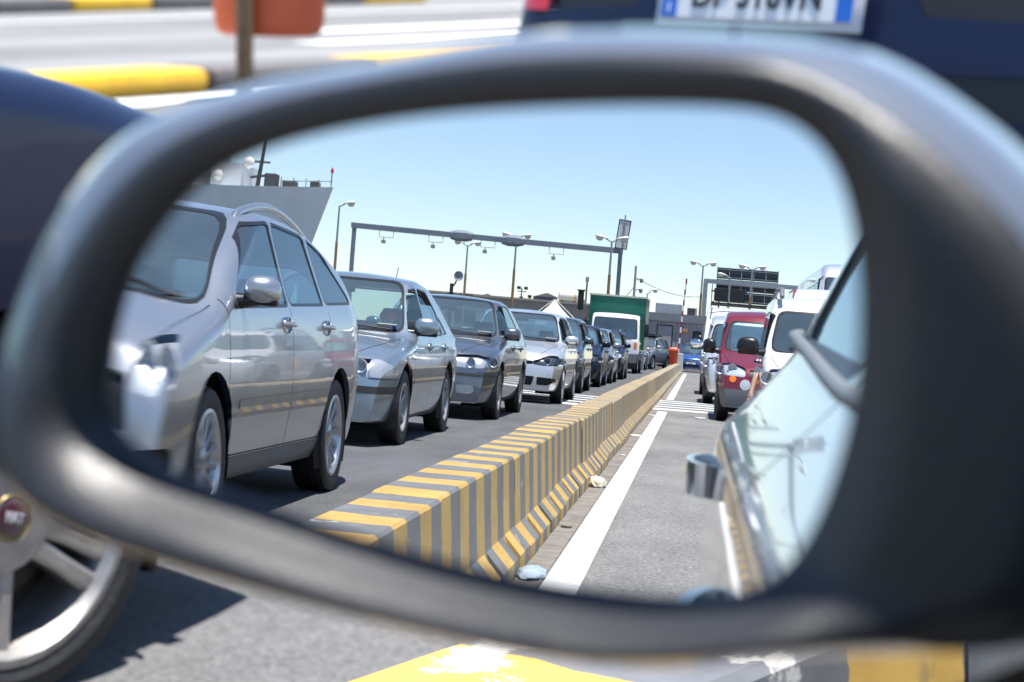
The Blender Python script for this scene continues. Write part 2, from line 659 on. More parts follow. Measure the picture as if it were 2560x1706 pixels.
def make_car(sp):
    """sp describes one kind of car; returns the Empty with all its parts. The car stands at the origin facing +y, wheels on z = 0."""
    root = link(sp['name'], None)
    W2 = sp['W'] / 2
    pm = sp['paint']
    polys = shell(sp)
    ya, yb, wr = sp['axf'], sp['axr'], sp['wr']
    ar = sp.get('archr', wr + .055)
    az = sp.get('archz', wr + .01)
    # wheel arches
    for yy in (ya, yb):
        for c in (circ(yy, az, ar),):
            _, polys = cut(polys, c, (1, 2), lambda P: abs(P[0][0]) > W2 * .55)
    lipm = sp.get('archmat')
    for yy in (ya, yb):
        for s in (1, -1):
            lining = MB()
            n = 22
            vs, fs = [], []
            for i in range(n):
                a = R(-28) + R(236) * i / (n - 1)
                for xx, rr in ((W2 * .965, ar), (W2 * .93, ar + .012), (W2 * .50, ar + .012), (W2 * .5, .02)):
                    vs.append((s * xx, yy + rr * math.cos(a), az + rr * math.sin(a)))
            for i in range(n - 1):
                for k in range(3):
                    fs.append((i * 4 + k, (i + 1) * 4 + k, (i + 1) * 4 + k + 1, i * 4 + k + 1))
            lining.add(vs, fs)
            lining.build('wheel_arch', BLACK, root, False)
    glassm = sp.get('glass', GLASS)
    sideg = sp.get('sideglass', SIDEGLASS)
    # windscreen and rear window (black band round the glass)
    for nm, key, pred in (('windscreen', 'ws', FRONT), ('rear_window', 'rw', REAR)):
        if sp.get(key):
            pg = roundpoly([(x, z) for x, z in sp[key]] + [(-x, z) for x, z in sp[key][::-1]], 2, .10)
            big = [(x * 1.035, z + (.02 if z > sp['belt'] + .15 else -.02)) for x, z in pg]
            inn, polys = cut(polys, big, (0, 2), lambda P: pred(P) and mean(P, 2) > sp.get('cowl', .8) and mean(P, 5) > -.2)
            g, band = cut(inn, pg, (0, 2), lambda P: True)
            o = skin_obj(nm, g, glassm, root, -.004)
            skin_obj(nm + '_seal', band, BLACK, root, -.001)
            if nm == 'windscreen' and o is not None and sp.get('wiper', True):
                wb = MB()
                zz = min(z for x, z in sp['ws'])
                gy = lambda x, z: min(((abs(v[0] - x) + abs(v[2] - z)), v[1]) for P in g for v in P)[1]
                for x0, x1 in ((.60, -.02), (.0, -.56)):
                    x0, x1 = x0 * W2 / .87, x1 * W2 / .87
                    wb = MB()
                    p = [(x0 + (x1 - x0) * t, gy(x0 + (x1 - x0) * t, zz + .012 + .03 * t) + .022, zz + .008 + .035 * t) for t in (0, .25, .5, .75, 1)]
                    wb.path(p, .009, 6)
                    wb.build('wiper', BLACK, root)
    # side windows
    for s in (1, -1):
        for i, pg in enumerate(sp.get('sidewin', [])):
            pg2 = roundpoly(pg, 2, .055)
            cx = sum(p[0] for p in pg2) / len(pg2)
            cz = sum(p[1] for p in pg2) / len(pg2)
            big = [(p[0] + math.copysign(.018, p[0] - cx) * min(1, abs(p[0] - cx) / .12), p[1] + math.copysign(.016, p[1] - cz) * min(1, abs(p[1] - cz) / .08)) for p in pg2]
            inn, polys = cut(polys, big, (1, 2), SIDE[s])
            g, band = cut(inn, pg2, (1, 2), lambda P: True)
            if (s, i) in sp.get('openwin', ()):
                lo = min(p[1] for p in pg2)
                hi = max(p[1] for p in pg2)
                drop = sp['openwin'][(s, i)]
                g, _ = cut(g, [(-9, lo - .1), (9, lo - .1), (9, hi - (hi - lo) * drop), (-9, hi - (hi - lo) * drop)], (1, 2), lambda P: True)
            skin_obj('side_window', g, sideg, root, -.006)
            skin_obj('window_trim', band, sp.get('wintrim', BLACK), root, -.001)
    # front and rear details cut in (x, z)
    for nm, pgs, mm, pred, off in sp.get('cuts', []):
        for pg, sd in [(q, s) for q in pgs for s in ((1, -1) if q[0] == 'yz' else (0,))]:
            pr2 = (lambda P: pred(P) and mean(P, 1) > ya * .9) if pred is FRONT else (lambda P: pred(P) and mean(P, 1) < yb * .9) if pred is REAR else (lambda P: pred(P) and P[0][0] * sd > 0) if sd else pred
            inn, polys = cut(polys, roundpoly(pg[1], pg[2]) if pg[2] else pg[1], {'xz': (0, 2), 'yz': (1, 2), 'xy': (0, 1)}[pg[0]], pr2)
            if nm == 'headlight':
                skin_obj('headlight', inn, LENS, root, -.002)
                hb = skin_obj('lamp_bowl', inn, mm, root, -.035)
                if hb is not None:
                    nx = sum(mean(P, 0) for P in inn) / len(inn)
                    hy = max(mean(P, 1) for P in inn)
                    zs_ = [v[2] for P in inn for v in P]
                    xs_ = [v[0] for P in inn for v in P]
                    rr = (max(zs_) - min(zs_)) * .34
                    for k in (-.24, .22):
                        xx = nx + k * (max(xs_) - min(xs_))
                        near = min(inn, key=lambda P: abs(mean(P, 0) - xx) + abs(mean(P, 2) - (max(zs_) + min(zs_)) / 2))
                        M = Matrix.Translation((xx, mean(near, 1) - .016, mean(near, 2))) @ Matrix.Rotation(R(90), 4, 'Z')
                        b = MB()
                        b.lathe([(.004, -.045), (rr * .45, -.04), (rr * .8, -.02), (rr, .01), (rr * 1.08, .012), (rr * 1.08, -.03)], 16, M)
                        b.build('reflector', mat('lamp reflector', (.80, .81, .84), .22, .45), hb, True, 50)
            elif mm is not None:
                skin_obj(nm, inn, mm, root, off)
    # panel gaps: thin dark strips let into the skin
    gaps = []
    for ax, pts, pred in sp.get('gaps', []):
        for a, b in zip(pts, pts[1:]):
            d = Vector((b[0] - a[0], b[1] - a[1])).normalized()
            nn = Vector((-d.y, d.x)) * sp.get('gapw', .004)
            pg = [(a[0] + nn.x, a[1] + nn.y), (b[0] + nn.x, b[1] + nn.y), (b[0] - nn.x, b[1] - nn.y), (a[0] - nn.x, a[1] - nn.y)]
            inn, polys = cut(polys, pg, {'xz': (0, 2), 'yz': (1, 2), 'xy': (0, 1)}[ax], pred)
            gaps += inn
    pg_ = skin_obj('panel_gap', gaps, BLACK, root, -.004)
    if pg_ is not None:
        pg_['kind'] = 'stuff'
    # doors as parts of their own
    for s in (1, -1):
        for y0, y1, *dz in sp.get('doors', []):
            inn, polys = cut(polys, [(y0, .2), (y1, .2), (y1, sp['H'] - .09), (y0, sp['H'] - .09)], (1, 2), lambda P: SIDE[s](P) and mean(P, 2) > sp['zb'] + .10)
            d = skin_obj('door', inn, pm, root)
            hy, hz = y0 + .13, sp.get('handz', sp['belt'] - .13) + sum(dz)
            near = [v for P in inn for v in P if abs(v[1] - hy) < .08 and abs(v[2] - hz) < .06]
            if near and d is not None:
                xh = max(abs(v[0]) for v in near)
                b = MB()
                cup = []
                M = Matrix.Translation((s * (xh - .004), hy, hz)) @ Matrix.Diagonal((.35, 1.1, .62, 1))
                b.lathe([(.06, 0.02), (.064, .03), (.068, .02), (.068, -.02)], 20, M)
                if sp.get('cup', True):
                    b.build('handle_cup', CHROME if sp.get('chromehandle') else pm, d, True, 60)
                b = MB()
                hp = sp.get('handlep', .034)
                if sp.get('loop'):
                    pts = [(-.010 + .031 * math.sin(math.pi * i / 16) ** .6, -.095 * math.cos(math.pi * i / 16)) for i in range(17)]
                    for q0, q1 in zip(pts, pts[1:]):
                        dv = Vector((q1[1] - q0[1], q0[0] - q1[0])).normalized() * .007
                        hh = .016
                        vs = [(s * (xh + q[0] + k * dv.x), hy + q[1] + k * dv.y, hz + z) for q in (q0, q1) for k in (0, -1) for z in (-hh, hh)]
                        b.add(vs, [(0, 1, 5, 4), (2, 6, 7, 3), (1, 3, 7, 5), (0, 4, 6, 2), (0, 2, 3, 1), (4, 5, 7, 6)])
                    b.build('handle', CHROME, d, True, 50)
                    continue
                b.path([(s * (xh - .01), hy - .085, hz + .005), (s * (xh + hp * .76), hy - .06, hz + .006), (s * (xh + hp), hy, hz + .006), (s * (xh + hp * .76), hy + .06, hz + .006), (s * (xh - .01), hy + .085, hz + .005)], sp.get('handler', .0135), 8)
                b.build('handle', sp.get('handlemat', pm), d, True, 60)
    skin_obj('body', polys, pm, root)
    # mirrors
    for s in (1, -1):
        if not sp.get('mirrors', True) or s in sp.get('nomirror', ()):
            continue
        my, mz = sp['mir']
        mx = max([abs(v[0]) for P in polys for v in P if abs(v[1] - my) < .15 and abs(v[2] - (mz - .08)) < .08] or [W2 * .92])
        b = MB()
        ms = sp.get('mirsize', (.20, .13))
        bm = bmesh.new()
        bmesh.ops.create_icosphere(bm, subdivisions=3, radius=1)
        for v in bm.verts:
            x, y, z = v.co
            q = 2.8
            k = (abs(x) ** q + abs(z) ** q + abs(y) ** 2.2) ** (1 / q)
            x, y, z = x / k, y / k, z / k
            if y < 0:
                y *= .25
            v.co = Vector((x * ms[0] * .5 * (1 - .08 * z), y * .085 - .02 * x * s, z * ms[1] * .5))
        b.bm(bm, Matrix.Translation((s * (mx + .045 + ms[0] / 2), my, mz + ms[1] * .3)))
        mo = b.build('wing_mirror', sp.get('mirmat', pm), root, True, 50)
        b = MB()
        b.path([(s * (mx - .03), my + .03, mz - .03), (s * (mx + .05), my + .02, mz - .02), (s * (mx + .12), my, mz)], [.045, .032, .035], 8)
        b.box((s * (mx + .045 + ms[0] / 2), my - .012, mz - ms[1] * .14), (ms[0] * .9, .07, ms[1] * .28), None, .02)
        b.build('mirror_foot', BLACK, mo, True, 50)
    # wheels
    wi = sp.get('ww', .205)
    tr = W2 - wi / 2 - .018
    for yy in (ya, yb):
        for s in (1, -1):
            wheel(root, s * tr, yy, s, wr, sp['rim'], wi, sp.get('spokes', 10), sp.get('twin', False), sp.get('rimmat', ALLOY), rot=random.random(), spoke_w=sp.get('spokew', .03))
    # under body and interior
    b = MB()
    b.box((0, (ya + yb) / 2, sp['zb'] + .05), (W2 * 1.0, ya - yb - .3, .08))
    b.tube((-tr, yb, wr), (tr, yb, wr), .05)
    b.tube((-tr, ya, wr), (tr, ya, wr), .04)
    b.build('underbody', BLACK, root)
    if sp.get('interior', True):
        zf = sp.get('seatz', .30)
        sy = sp.get('seaty', -.15)
        for s in (1, -1):
            seat(root, s * W2 * .42, sy, zf, sp.get('seatback', .60))
        seat(root, 0, sy - .95, zf + .02, .55, 'rear_seat', W2 * 1.45)
        b = MB()
        dy = sp.get('dashy', ya - .62)
        b.box((0, dy, sp.get('dashz', sp['belt'] - .16)), (W2 * 1.62, .50, .22), None, .06)
        b.build('dashboard', PLASTIC, root, True, 50)
        b = MB()
        pts = [(-W2 * .42 + .18 * math.cos(a), dy - .36 + .06 * math.sin(a), sp['belt'] - .13 + .17 * math.sin(a)) for a in [2 * math.pi * i / 18 for i in range(19)]]
        b.path(pts, .014, 6)
        b.tube((-W2 * .42, dy - .36, sp['belt'] - .13), (-W2 * .42, dy - .1, sp['belt'] - .18), .04)
        b.build('steering_wheel', BLACK, root, True, 50)
        b = MB()
        b.box((0, sp.get('ws', [(0, 1.4)])[0][1] * 0 + sp.get('rvy', dy - .52), sp['H'] - .17), (.22, .03, .065), None, .015)
        b.build('rear_view_mirror', BLACK, root)
    return root

# ------------------------------------------------------------------ the kinds of vehicle
P_SILVER = paint('silver paint', (0.43, 0.455, 0.49))
P_ICE = paint('ice silver paint', (0.35, 0.42, 0.475))
P_GREY = paint('grey paint', (0.165, 0.185, 0.22))
P_LIGHT = paint('light silver paint', (0.74, 0.75, 0.76), .6)
P_SLATE = paint('slate paint', (0.075, 0.10, 0.13), .5)
P_NAVY = mat('navy paint', (0.006, 0.011, 0.036), .3, 0.0, coat=.15, spec=.35, lining=True)
P_BLUE = paint('blue paint', (0.02, 0.09, 0.36), .25, .25)
P_BEIGE = paint('beige silver paint', (0.50, 0.49, 0.46), .7)
P_WHITE = paint('white paint', (0.80, 0.80, 0.79), 0.0, .3)
P_RED = paint('red paint', (0.20, 0.014, 0.028), .15, .3)
P_OWN = paint('own silver paint', (0.72, 0.735, 0.75), .6, .22)
P_GREEN = mat('green tarpaulin', (0.0, 0.115, 0.075), 0.55, noise=0.15, scale=2, bump=.15, bscale=5)

ANYSIDE = lambda P: abs(mean(P, 3)) > .25


def mirrored(pts):
    return [pts, [(-x, z) for x, z in pts][::-1]]


def fr(nm, pts, mm, rnd=2, both=True, off=-.012, pred=FRONT):
    return (nm, [('xz', q, rnd) for q in (mirrored(pts) if both else [pts])], mm, pred, off)


def rect(x0, x1, z0, z1):
    return [(x0, z0), (x1, z0), (x1, z1), (x0, z1)]


DULLBOWL = mat('lamp bowl', (.70, .72, .75), .3, .35, noise=.2, scale=50)
DARKBOWL = mat('dark lamp bowl', (.10, .105, .115), .25, .4)
GRILLE = mat('grille black', (.010, .010, .011), .45)


def gaps_for(yd, belt, zb, hood=None, extra=()):
    g = []
    for y, lean in yd:
        g.append(('yz', [(y + lean, zb + .12), (y, .62), (y - .0, belt + .0)], ANYSIDE))
    if hood:
        g.append(('xy', hood, UP))
        g.append(('xy', [(-x, y) for x, y in hood], UP))
    return g + list(extra)


def base(**k):
    d = dict(zb=.20, belt=.93, W=1.74, H=1.45, wr=.31, rim=.205, ww=.20)
    d.update(k)
    return d


def spec_minivan():
    return base(name='parked_minivan', paint=P_SILVER, W=1.80, H=1.52, belt=1.05, zb=.22, axf=1.36, axr=-1.36, wr=.325, rim=.225, ww=.215, spokes=13, spokew=.024, tumble=19, ny=130,
                profile=[(2.345, .23), (2.345, .46), (2.33, .62), (2.22, .78), (1.95, .87), (1.60, .945), (1.36, 1.0), (.85, 1.25), (.28, 1.465), (-.15, 1.515), (-.75, 1.51), (-1.3, 1.45), (-1.8, 1.33), (-2.2, 1.10), (-2.36, .95), (-2.40, .6), (-2.38, .3), (-2.38, .23)],
                side=[(.22, .90), (.30, .95), (.48, .985), (.60, 1.0), (.82, .995), (1.0, .965), (1.06, .93)],
                ws=[(.76, 1.0), (.56, 1.435)], rw=[(.60, 1.04), (.50, 1.26)],
                sidewin=[[(1.02, 1.0), (.34, 1.385), (-.08, 1.425), (-.10, 1.035)], [(-.17, 1.04), (-.15, 1.425), (-.86, 1.405), (-1.02, 1.065)], [(-1.10, 1.07), (-.95, 1.40), (-1.30, 1.335), (-1.82, 1.13), (-1.86, 1.095)]],
                doors=[(-.13, 1.1), (-1.10, -.13)], mir=(.84, 1.045), mirsize=(.17, .125), handz=.93, chromehandle=True, mirmat=P_SILVER,
                gaps=gaps_for([(-.13, .0), (1.12, .06), (-1.10, .18)], 1.02, .22, [(.80, 1.2), (.66, 1.9), (.45, 2.22)]) + [('yz', [(1.0, .335), (-.95, .335)], ANYSIDE)],
                cuts=[fr('headlight', [(.44, .60), (.47, .70), (.62, .83), (.80, .86), (.83, .70), (.72, .60)], DULLBOWL),
                      fr('grille', rect(-.40, .40, .44, .66), GRILLE, 1, False, -.03), fr('number_plate', rect(-.26, .26, .30, .41), PLATE, 0, False, .004),
                      fr('air_intake', [(.50, .30), (.80, .30), (.82, .42), (.50, .38)], GRILLE, 2, True, -.03),
                      ('sill', [('yz', [(1.02, .20), (1.0, .325), (-1.0, .325), (-1.02, .20)], 0)], GREYPL, lambda P: abs(P[0][0]) > .5, .003),
                      ('side_strip', [('yz', [(.92, .545), (.92, .585), (-1.0, .60), (-1.0, .56)], 0)], P_SILVER, ANYSIDE, .003)])


def spec_liftback(p, name='parked_saloon'):
    return base(name=name, paint=p, W=1.73, H=1.46, belt=.93, axf=1.30, axr=-1.22, wr=.315, rim=.20, spokes=5, spokew=.07, rimmat=HUBCAP, tumble=21, planr=.7,
                profile=[(2.14, .21), (2.155, .40), (2.15, .56), (2.11, .69), (2.02, .745), (1.70, .82), (1.30, .875), (.98, .92), (.88, .955), (.32, 1.30), (.06, 1.43), (-.4, 1.46), (-1.0, 1.42), (-1.3, 1.31), (-1.85, 1.02), (-2.0, .98), (-2.28, .94), (-2.36, .8), (-2.38, .45), (-2.34, .21)],
                ws=[(.70, .945), (.54, 1.375)], rw=[(.62, 1.02), (.52, 1.32)],
                sidewin=[[(.74, .95), (.22, 1.30), (-.02, 1.335), (-.02, .94)], [(-.10, .94), (-.10, 1.335), (-.62, 1.32), (-.95, 1.14), (-.95, .945)], [(-1.0, .95), (-1.0, 1.13), (-1.12, 1.06), (-1.38, .97)]],
                openwin={(1, 0): 1.0, (1, 1): .32}, doors=[(-.06, .90), (-.98, -.06)], mir=(.62, .96), mirsize=(.22, .155), handz=.82,
                gaps=gaps_for([(-.06, 0), (.92, .04), (-.98, .12)], .93, .2, [(.72, .95), (.60, 1.6), (.46, 2.05)], [('yz', [(1.62, .55), (2.2, .55)], ANYSIDE)]),
                cuts=[fr('headlight', [(.40, .56), (.40, .70), (.655, .705), (.655, .56)], DULLBOWL, 0), fr('corner_lamp', [(.665, .56), (.665, .705), (.74, .70), (.83, .65), (.84, .565)], mat('corner lamp lens', (.46, .48, .51), .15, .3, coat=1), 1, True, .004), fr('indicator', [(.33, .56), (.34, .70), (.39, .70), (.39, .56)], AMBER, 0, True, -.004),
                      fr('grille', [(-.24, .56), (.24, .56), (.27, .70), (-.27, .70)], GRILLE, 1, False, -.03),
                      fr('bumper_strip', rect(-.86, .86, .43, .49), PLASTIC, 0, False, .003), fr('number_plate', rect(-.26, .26, .37, .43), PLATE, 0, False, .016),
                      fr('air_intake', [(-.5, .25), (.5, .25), (.56, .345), (-.56, .345)], GRILLE, 2, False, -.04),
                      ('side_strip', [('yz', [(.90, .505), (.90, .545), (-.94, .555), (-.94, .515)], 0)], P_ICE, ANYSIDE, .003)])


def spec_saloon2(p):
    d = spec_liftback(p)
    d.update(openwin={(1, 0): .9}, W=1.77, H=1.46, belt=.95, axf=1.32, axr=-1.26, spokes=8, rimmat=DIRTYALLOY, spokew=.045, mirsize=(.21, .145), mir=(.62, .98), handz=.84,
             profile=[(2.20, .21), (2.215, .40), (2.205, .58), (2.16, .72), (2.04, .80), (1.70, .87), (1.30, .92), (.98, .96), (.88, .99), (.36, 1.30), (.08, 1.43), (-.4, 1.462), (-1.0, 1.42), (-1.3, 1.34), (-1.85, 1.06), (-2.0, 1.02), (-2.30, .97), (-2.37, .8), (-2.38, .45), (-2.34, .21)],
             ws=[(.72, .98), (.55, 1.395)], rw=[(.62, 1.06), (.52, 1.34)],
             sidewin=[[(.76, .975), (.24, 1.32), (-.02, 1.36), (-.02, .965)], [(-.10, .965), (-.10, 1.36), (-.62, 1.345), (-1.05, 1.14), (-1.15, .97)], [(-1.20, .98), (-1.10, 1.11), (-1.2, 1.06), (-1.42, 1.0)]],
             cuts=[fr('headlight', [(.33, .60), (.34, .735), (.66, .75), (.82, .72), (.86, .61), (.62, .595)], DULLBOWL, 1),
                   fr('grille', [(-.22, .58), (.22, .58), (.27, .75), (-.27, .75)], GRILLE, 1, False, -.03),
                   fr('bumper_strip', rect(-.86, .86, .50, .535), PLASTIC, 0, False, .003), fr('number_plate', rect(-.26, .26, .38, .48), PLATE, 0, False, .014),
                   fr('fog_light', [(.44, .30), (.44, .40), (.64, .40), (.66, .33), (.60, .30)], DULLBOWL, 1, True, -.01),
                   fr('air_intake', rect(-.4, .4, .27, .37), GRILLE, 1, False, -.04),
                   ('side_strip', [('yz', [(.90, .515), (.90, .555), (-.94, .565), (-.94, .525)], 0)], p, ANYSIDE, .003)])
    return d


def spec_hatch(p, name='parked_hatchback'):
    return base(name=name, paint=p, openwin={(1, 0): .85}, W=1.78, H=1.48, belt=.95, axf=1.29, axr=-1.29, wr=.315, rim=.215, spokes=5, twin=True, spokew=.04, tumble=20,
                profile=[(2.14, .21), (2.16, .40), (2.15, .58), (2.10, .71), (1.97, .80), (1.60, .885), (1.25, .93), (.95, .975), (.85, 1.0), (.36, 1.30), (.08, 1.43), (-.4, 1.482), (-1.2, 1.45), (-1.55, 1.38), (-1.75, 1.2), (-1.9, .98), (-2.02, .8), (-2.06, .45), (-2.04, .21)],
                ws=[(.72, .985), (.56, 1.40)], rw=[(.60, .98), (.50, 1.34)],
                sidewin=[[(.74, .975), (.24, 1.33), (-.06, 1.375), (-.06, .965)], [(-.14, .965), (-.14, 1.375), (-.86, 1.35), (-1.05, 1.14), (-1.08, .975)], [(-1.14, .985), (-1.1, 1.14), (-1.38, 1.12), (-1.46, 1.03)]],
                doors=[(-.10, .90), (-1.02, -.10)], mir=(.60, .985), mirsize=(.22, .135), handz=.84,
                gaps=gaps_for([(-.10, 0), (.92, .04), (-1.02, .14)], .95, .2, [(.74, 1.0), (.62, 1.6), (.52, 2.0)]),
                cuts=[fr('headlight', [(.42, .60), (.42, .66), (.66, .755), (.80, .76), (.86, .68), (.82, .60), (.6, .585)], DARKBOWL, 2),
                      fr('grille', rect(-.42, .42, .60, .655), GRILLE, 1, False, -.02),
                      fr('air_intake', [(-.42, .28), (.42, .28), (.46, .42), (-.46, .42)], GRILLE, 1, False, -.04), fr('fog_light_bezel', [(.50, .29), (.50, .415), (.78, .405), (.80, .37), (.68, .29)], GRILLE, 1, True, -.015),
                      fr('number_plate', rect(-.26, .26, .44, .54), PLATE, 0, False, .006)])


def spec_suv(p, name='parked_crossover'):
    d = spec_hatch(p, name)
    d.update(W=1.80, H=1.62, belt=1.04, zb=.24, wr=.34, rim=.22, tumble=17, mir=(.62, 1.08), handz=.93, spokes=6, twin=False, spokew=.05,
             profile=[(2.16, .25), (2.18, .45), (2.17, .62), (2.11, .78), (1.98, .87), (1.60, .97), (1.25, 1.03), (.95, 1.07), (.85, 1.10), (.40, 1.42), (.12, 1.57), (-.4, 1.62), (-1.3, 1.60), (-1.75, 1.52), (-1.95, 1.2), (-2.05, 1.0), (-2.12, .8), (-2.16, .45), (-2.14, .25)],
             ws=[(.74, 1.09), (.58, 1.54)], rw=[(.62, 1.08), (.54, 1.48)],
             sidewin=[[(.76, 1.07), (.28, 1.44), (-.06, 1.50), (-.06, 1.06)], [(-.14, 1.06), (-.14, 1.50), (-.90, 1.49), (-1.05, 1.06)], [(-1.12, 1.06), (-1.0, 1.48), (-1.5, 1.45), (-1.62, 1.10)]],
             cuts=[fr('headlight', [(.44, .70), (.46, .82), (.66, .87), (.82, .86), (.86, .74), (.7, .69)], DULLBOWL, 2),
                   fr('grille', rect(-.42, .42, .68, .80), GRILLE, 1, False, -.03), fr('air_intake', rect(-.66, .66, .32, .46), GRILLE, 1, False, -.03),
                   fr('number_plate', rect(-.26, .26, .52, .62), PLATE, 0, False, .006)],
             gaps=gaps_for([(-.10, 0), (.92, .04), (-1.05, .14)], 1.04, .24, [(.76, 1.1), (.66, 1.6), (.55, 2.0)]))
    return d


def spec_boxvan(p, name='parked_van', bumper=None, mirmat=None, lampy=True):
    """a high-roofed passenger van with a short sloping bonnet"""
    return base(name=name, paint=p, W=1.74, H=1.83, belt=1.08, zb=.24, axf=1.28, axr=-1.30, wr=.32, rim=.20, tumble=8, spokes=7, spokew=.05, rimmat=HUBCAP, corner=.075,
                side=[(.24, .92), (.34, .965), (.55, 1.0), (.90, 1.0), (1.04, .985), (1.08, .97)],
                profile=[(2.06, .25), (2.075, .45), (2.06, .62), (2.00, .78), (1.88, .90), (1.50, 1.04), (1.28, 1.11), (1.18, 1.16), (.78, 1.55), (.58, 1.72), (.30, 1.80), (-.4, 1.83), (-1.7, 1.82), (-2.02, 1.78), (-2.10, 1.5), (-2.13, 1.0), (-2.15, .5), (-2.14, .25)],
                ws=[(.76, 1.135), (.67, 1.60)], rw=[(.62, 1.12), (.60, 1.64)],
                sidewin=[[(1.02, 1.10), (.60, 1.56), (.12, 1.60), (.10, 1.09)], [(.02, 1.09), (.02, 1.60), (-.90, 1.60), (-.90, 1.09)], [(-1.0, 1.10), (-1.0, 1.60), (-1.85, 1.58), (-1.90, 1.11)]],
                doors=[(.06, 1.12), (-.95, .06)], mir=(1.0, 1.12), mirsize=(.27, .19), mirmat=mirmat or BLACK, openwin={(-1, 0): .85}, handz=.98, seaty=.05, dashy=.85, seatback=.72, handlemat=BLACK,
                gaps=gaps_for([(.06, 0), (1.16, .02), (-.95, .0)], 1.08, .24, [(.78, 1.2), (.70, 1.6), (.55, 1.95)]),
                cuts=([fr('bumper', [(-.9, .20), (.9, .20), (.9, .52), (-.9, .52)], bumper, 0, False, .010)] if bumper else []) +
                     [fr('headlight', [(.42, .72), (.42, .86), (.62, .93), (.80, .92), (.84, .74)], DULLBOWL, 2),
                      fr('grille', rect(-.36, .36, .70, .84), GRILLE, 1, False, -.02), fr('number_plate', rect(-.26, .26, .38, .49), PLATE, 0, False, .015)])


def spec_panelvan(p, name='delivery_van'):
    d = spec_boxvan(p, name)
    d.update(W=1.98, H=2.40, belt=1.20, zb=.28, axf=1.5, axr=-1.5, wr=.35, rim=.21, tumble=5, corner=.12,
             side=[(.28, .93), (.4, .97), (.7, 1.0), (1.1, 1.0), (1.20, .985)],
             profile=[(2.45, .29), (2.47, .5), (2.45, .75), (2.38, .95), (2.2, 1.10), (1.9, 1.22), (1.75, 1.30), (1.15, 1.90), (.95, 2.15), (.65, 2.33), (.2, 2.39), (-2.3, 2.40), (-2.55, 2.36), (-2.62, 2.1), (-2.65, 1.0), (-2.66, .5), (-2.64, .29)],
             ws=[(.84, 1.29), (.76, 1.92)], rw=None, sidewin=[[(1.55, 1.24), (1.02, 1.78), (.5, 1.84), (.5, 1.22)]], doors=[(.45, 1.6)], mir=(1.45, 1.30), mirsize=(.22, .34), handz=1.08,
             gaps=gaps_for([(.45, 0), (1.64, .02), (-1.0, 0)], 1.2, .28), seaty=.5, dashy=1.35, seatz=.5,
             cuts=[fr('headlight', [(.56, .80), (.58, .98), (.78, 1.04), (.94, 1.02), (.95, .84)], DULLBOWL, 2), fr('grille', rect(-.5, .5, .76, .92), GRILLE, 1, False, -.03),
                   fr('bumper', [(-1, .2), (1, .2), (1, .56), (-1, .56)], GREYPL, 0, False, .01), fr('number_plate', rect(-.26, .26, .42, .53), PLATE, 0, False, .016)])
    return d


def spec_own():
    d = spec_hatch(P_OWN, 'silver_car')
    d.update(W=1.748, H=1.48, belt=1.06, tumble=24, levels=[.20, .26, .32, .40, .48, .56, .64, .70, .76, .81, .85, .88, .905, .92, .932, .942, .950, .958, .967, .978, .99, 1.005, 1.02, 1.035, 1.05, 1.06], cup=False, loop=True, handlep=.018, handler=.010, axf=1.22, axr=-1.24, bowr=.10, planr=.9, taperr=.12, chromehandle=False, handz=.90, nomirror=(-1, 1), wiper=False,
             side=[(.20, .92), (.30, .955), (.50, .988), (.72, 1.0), (.84, .994), (.925, .986), (.945, .978), (.957, .965), (1.0, .917), (1.03, .890), (1.05, .876), (1.06, .872)],
             profile=[(1.95, .21), (1.97, .40), (1.95, .54), (1.90, .66), (1.80, .78), (1.55, .90), (1.25, .97), (1.05, 1.02), (.95, 1.05), (.40, 1.36), (.15, 1.45), (-.4, 1.48), (-1.2, 1.45), (-1.6, 1.38), (-1.75, 1.2), (-1.88, 1.06), (-2.0, .9), (-2.06, .45), (-2.04, .21)],
             ws=[(.70, 1.04), (.56, 1.40)], rw=[(.58, 1.06), (.50, 1.36)],
             sidewin=[[(.85, .90), (.80, 1.0), (.22, 1.36), (-.26, 1.40), (-.28, 1.0), (.18, .965), (.46, .90)], [(-.36, 1.02), (-.34, 1.39), (-1.14, 1.36), (-1.22, 1.048)]],
             doors=[(-.30, .86, -.02), (-1.22, -.30)], gaps=gaps_for([(-.30, 0), (-1.22, .10)], 1.04, .2), mirrors=False,
             openwin={(-1, 0): 1.0}, interior=True, seaty=-.30, dashy=.62)
    return d

# ------------------------------------------------------------------ ground, lanes, markings


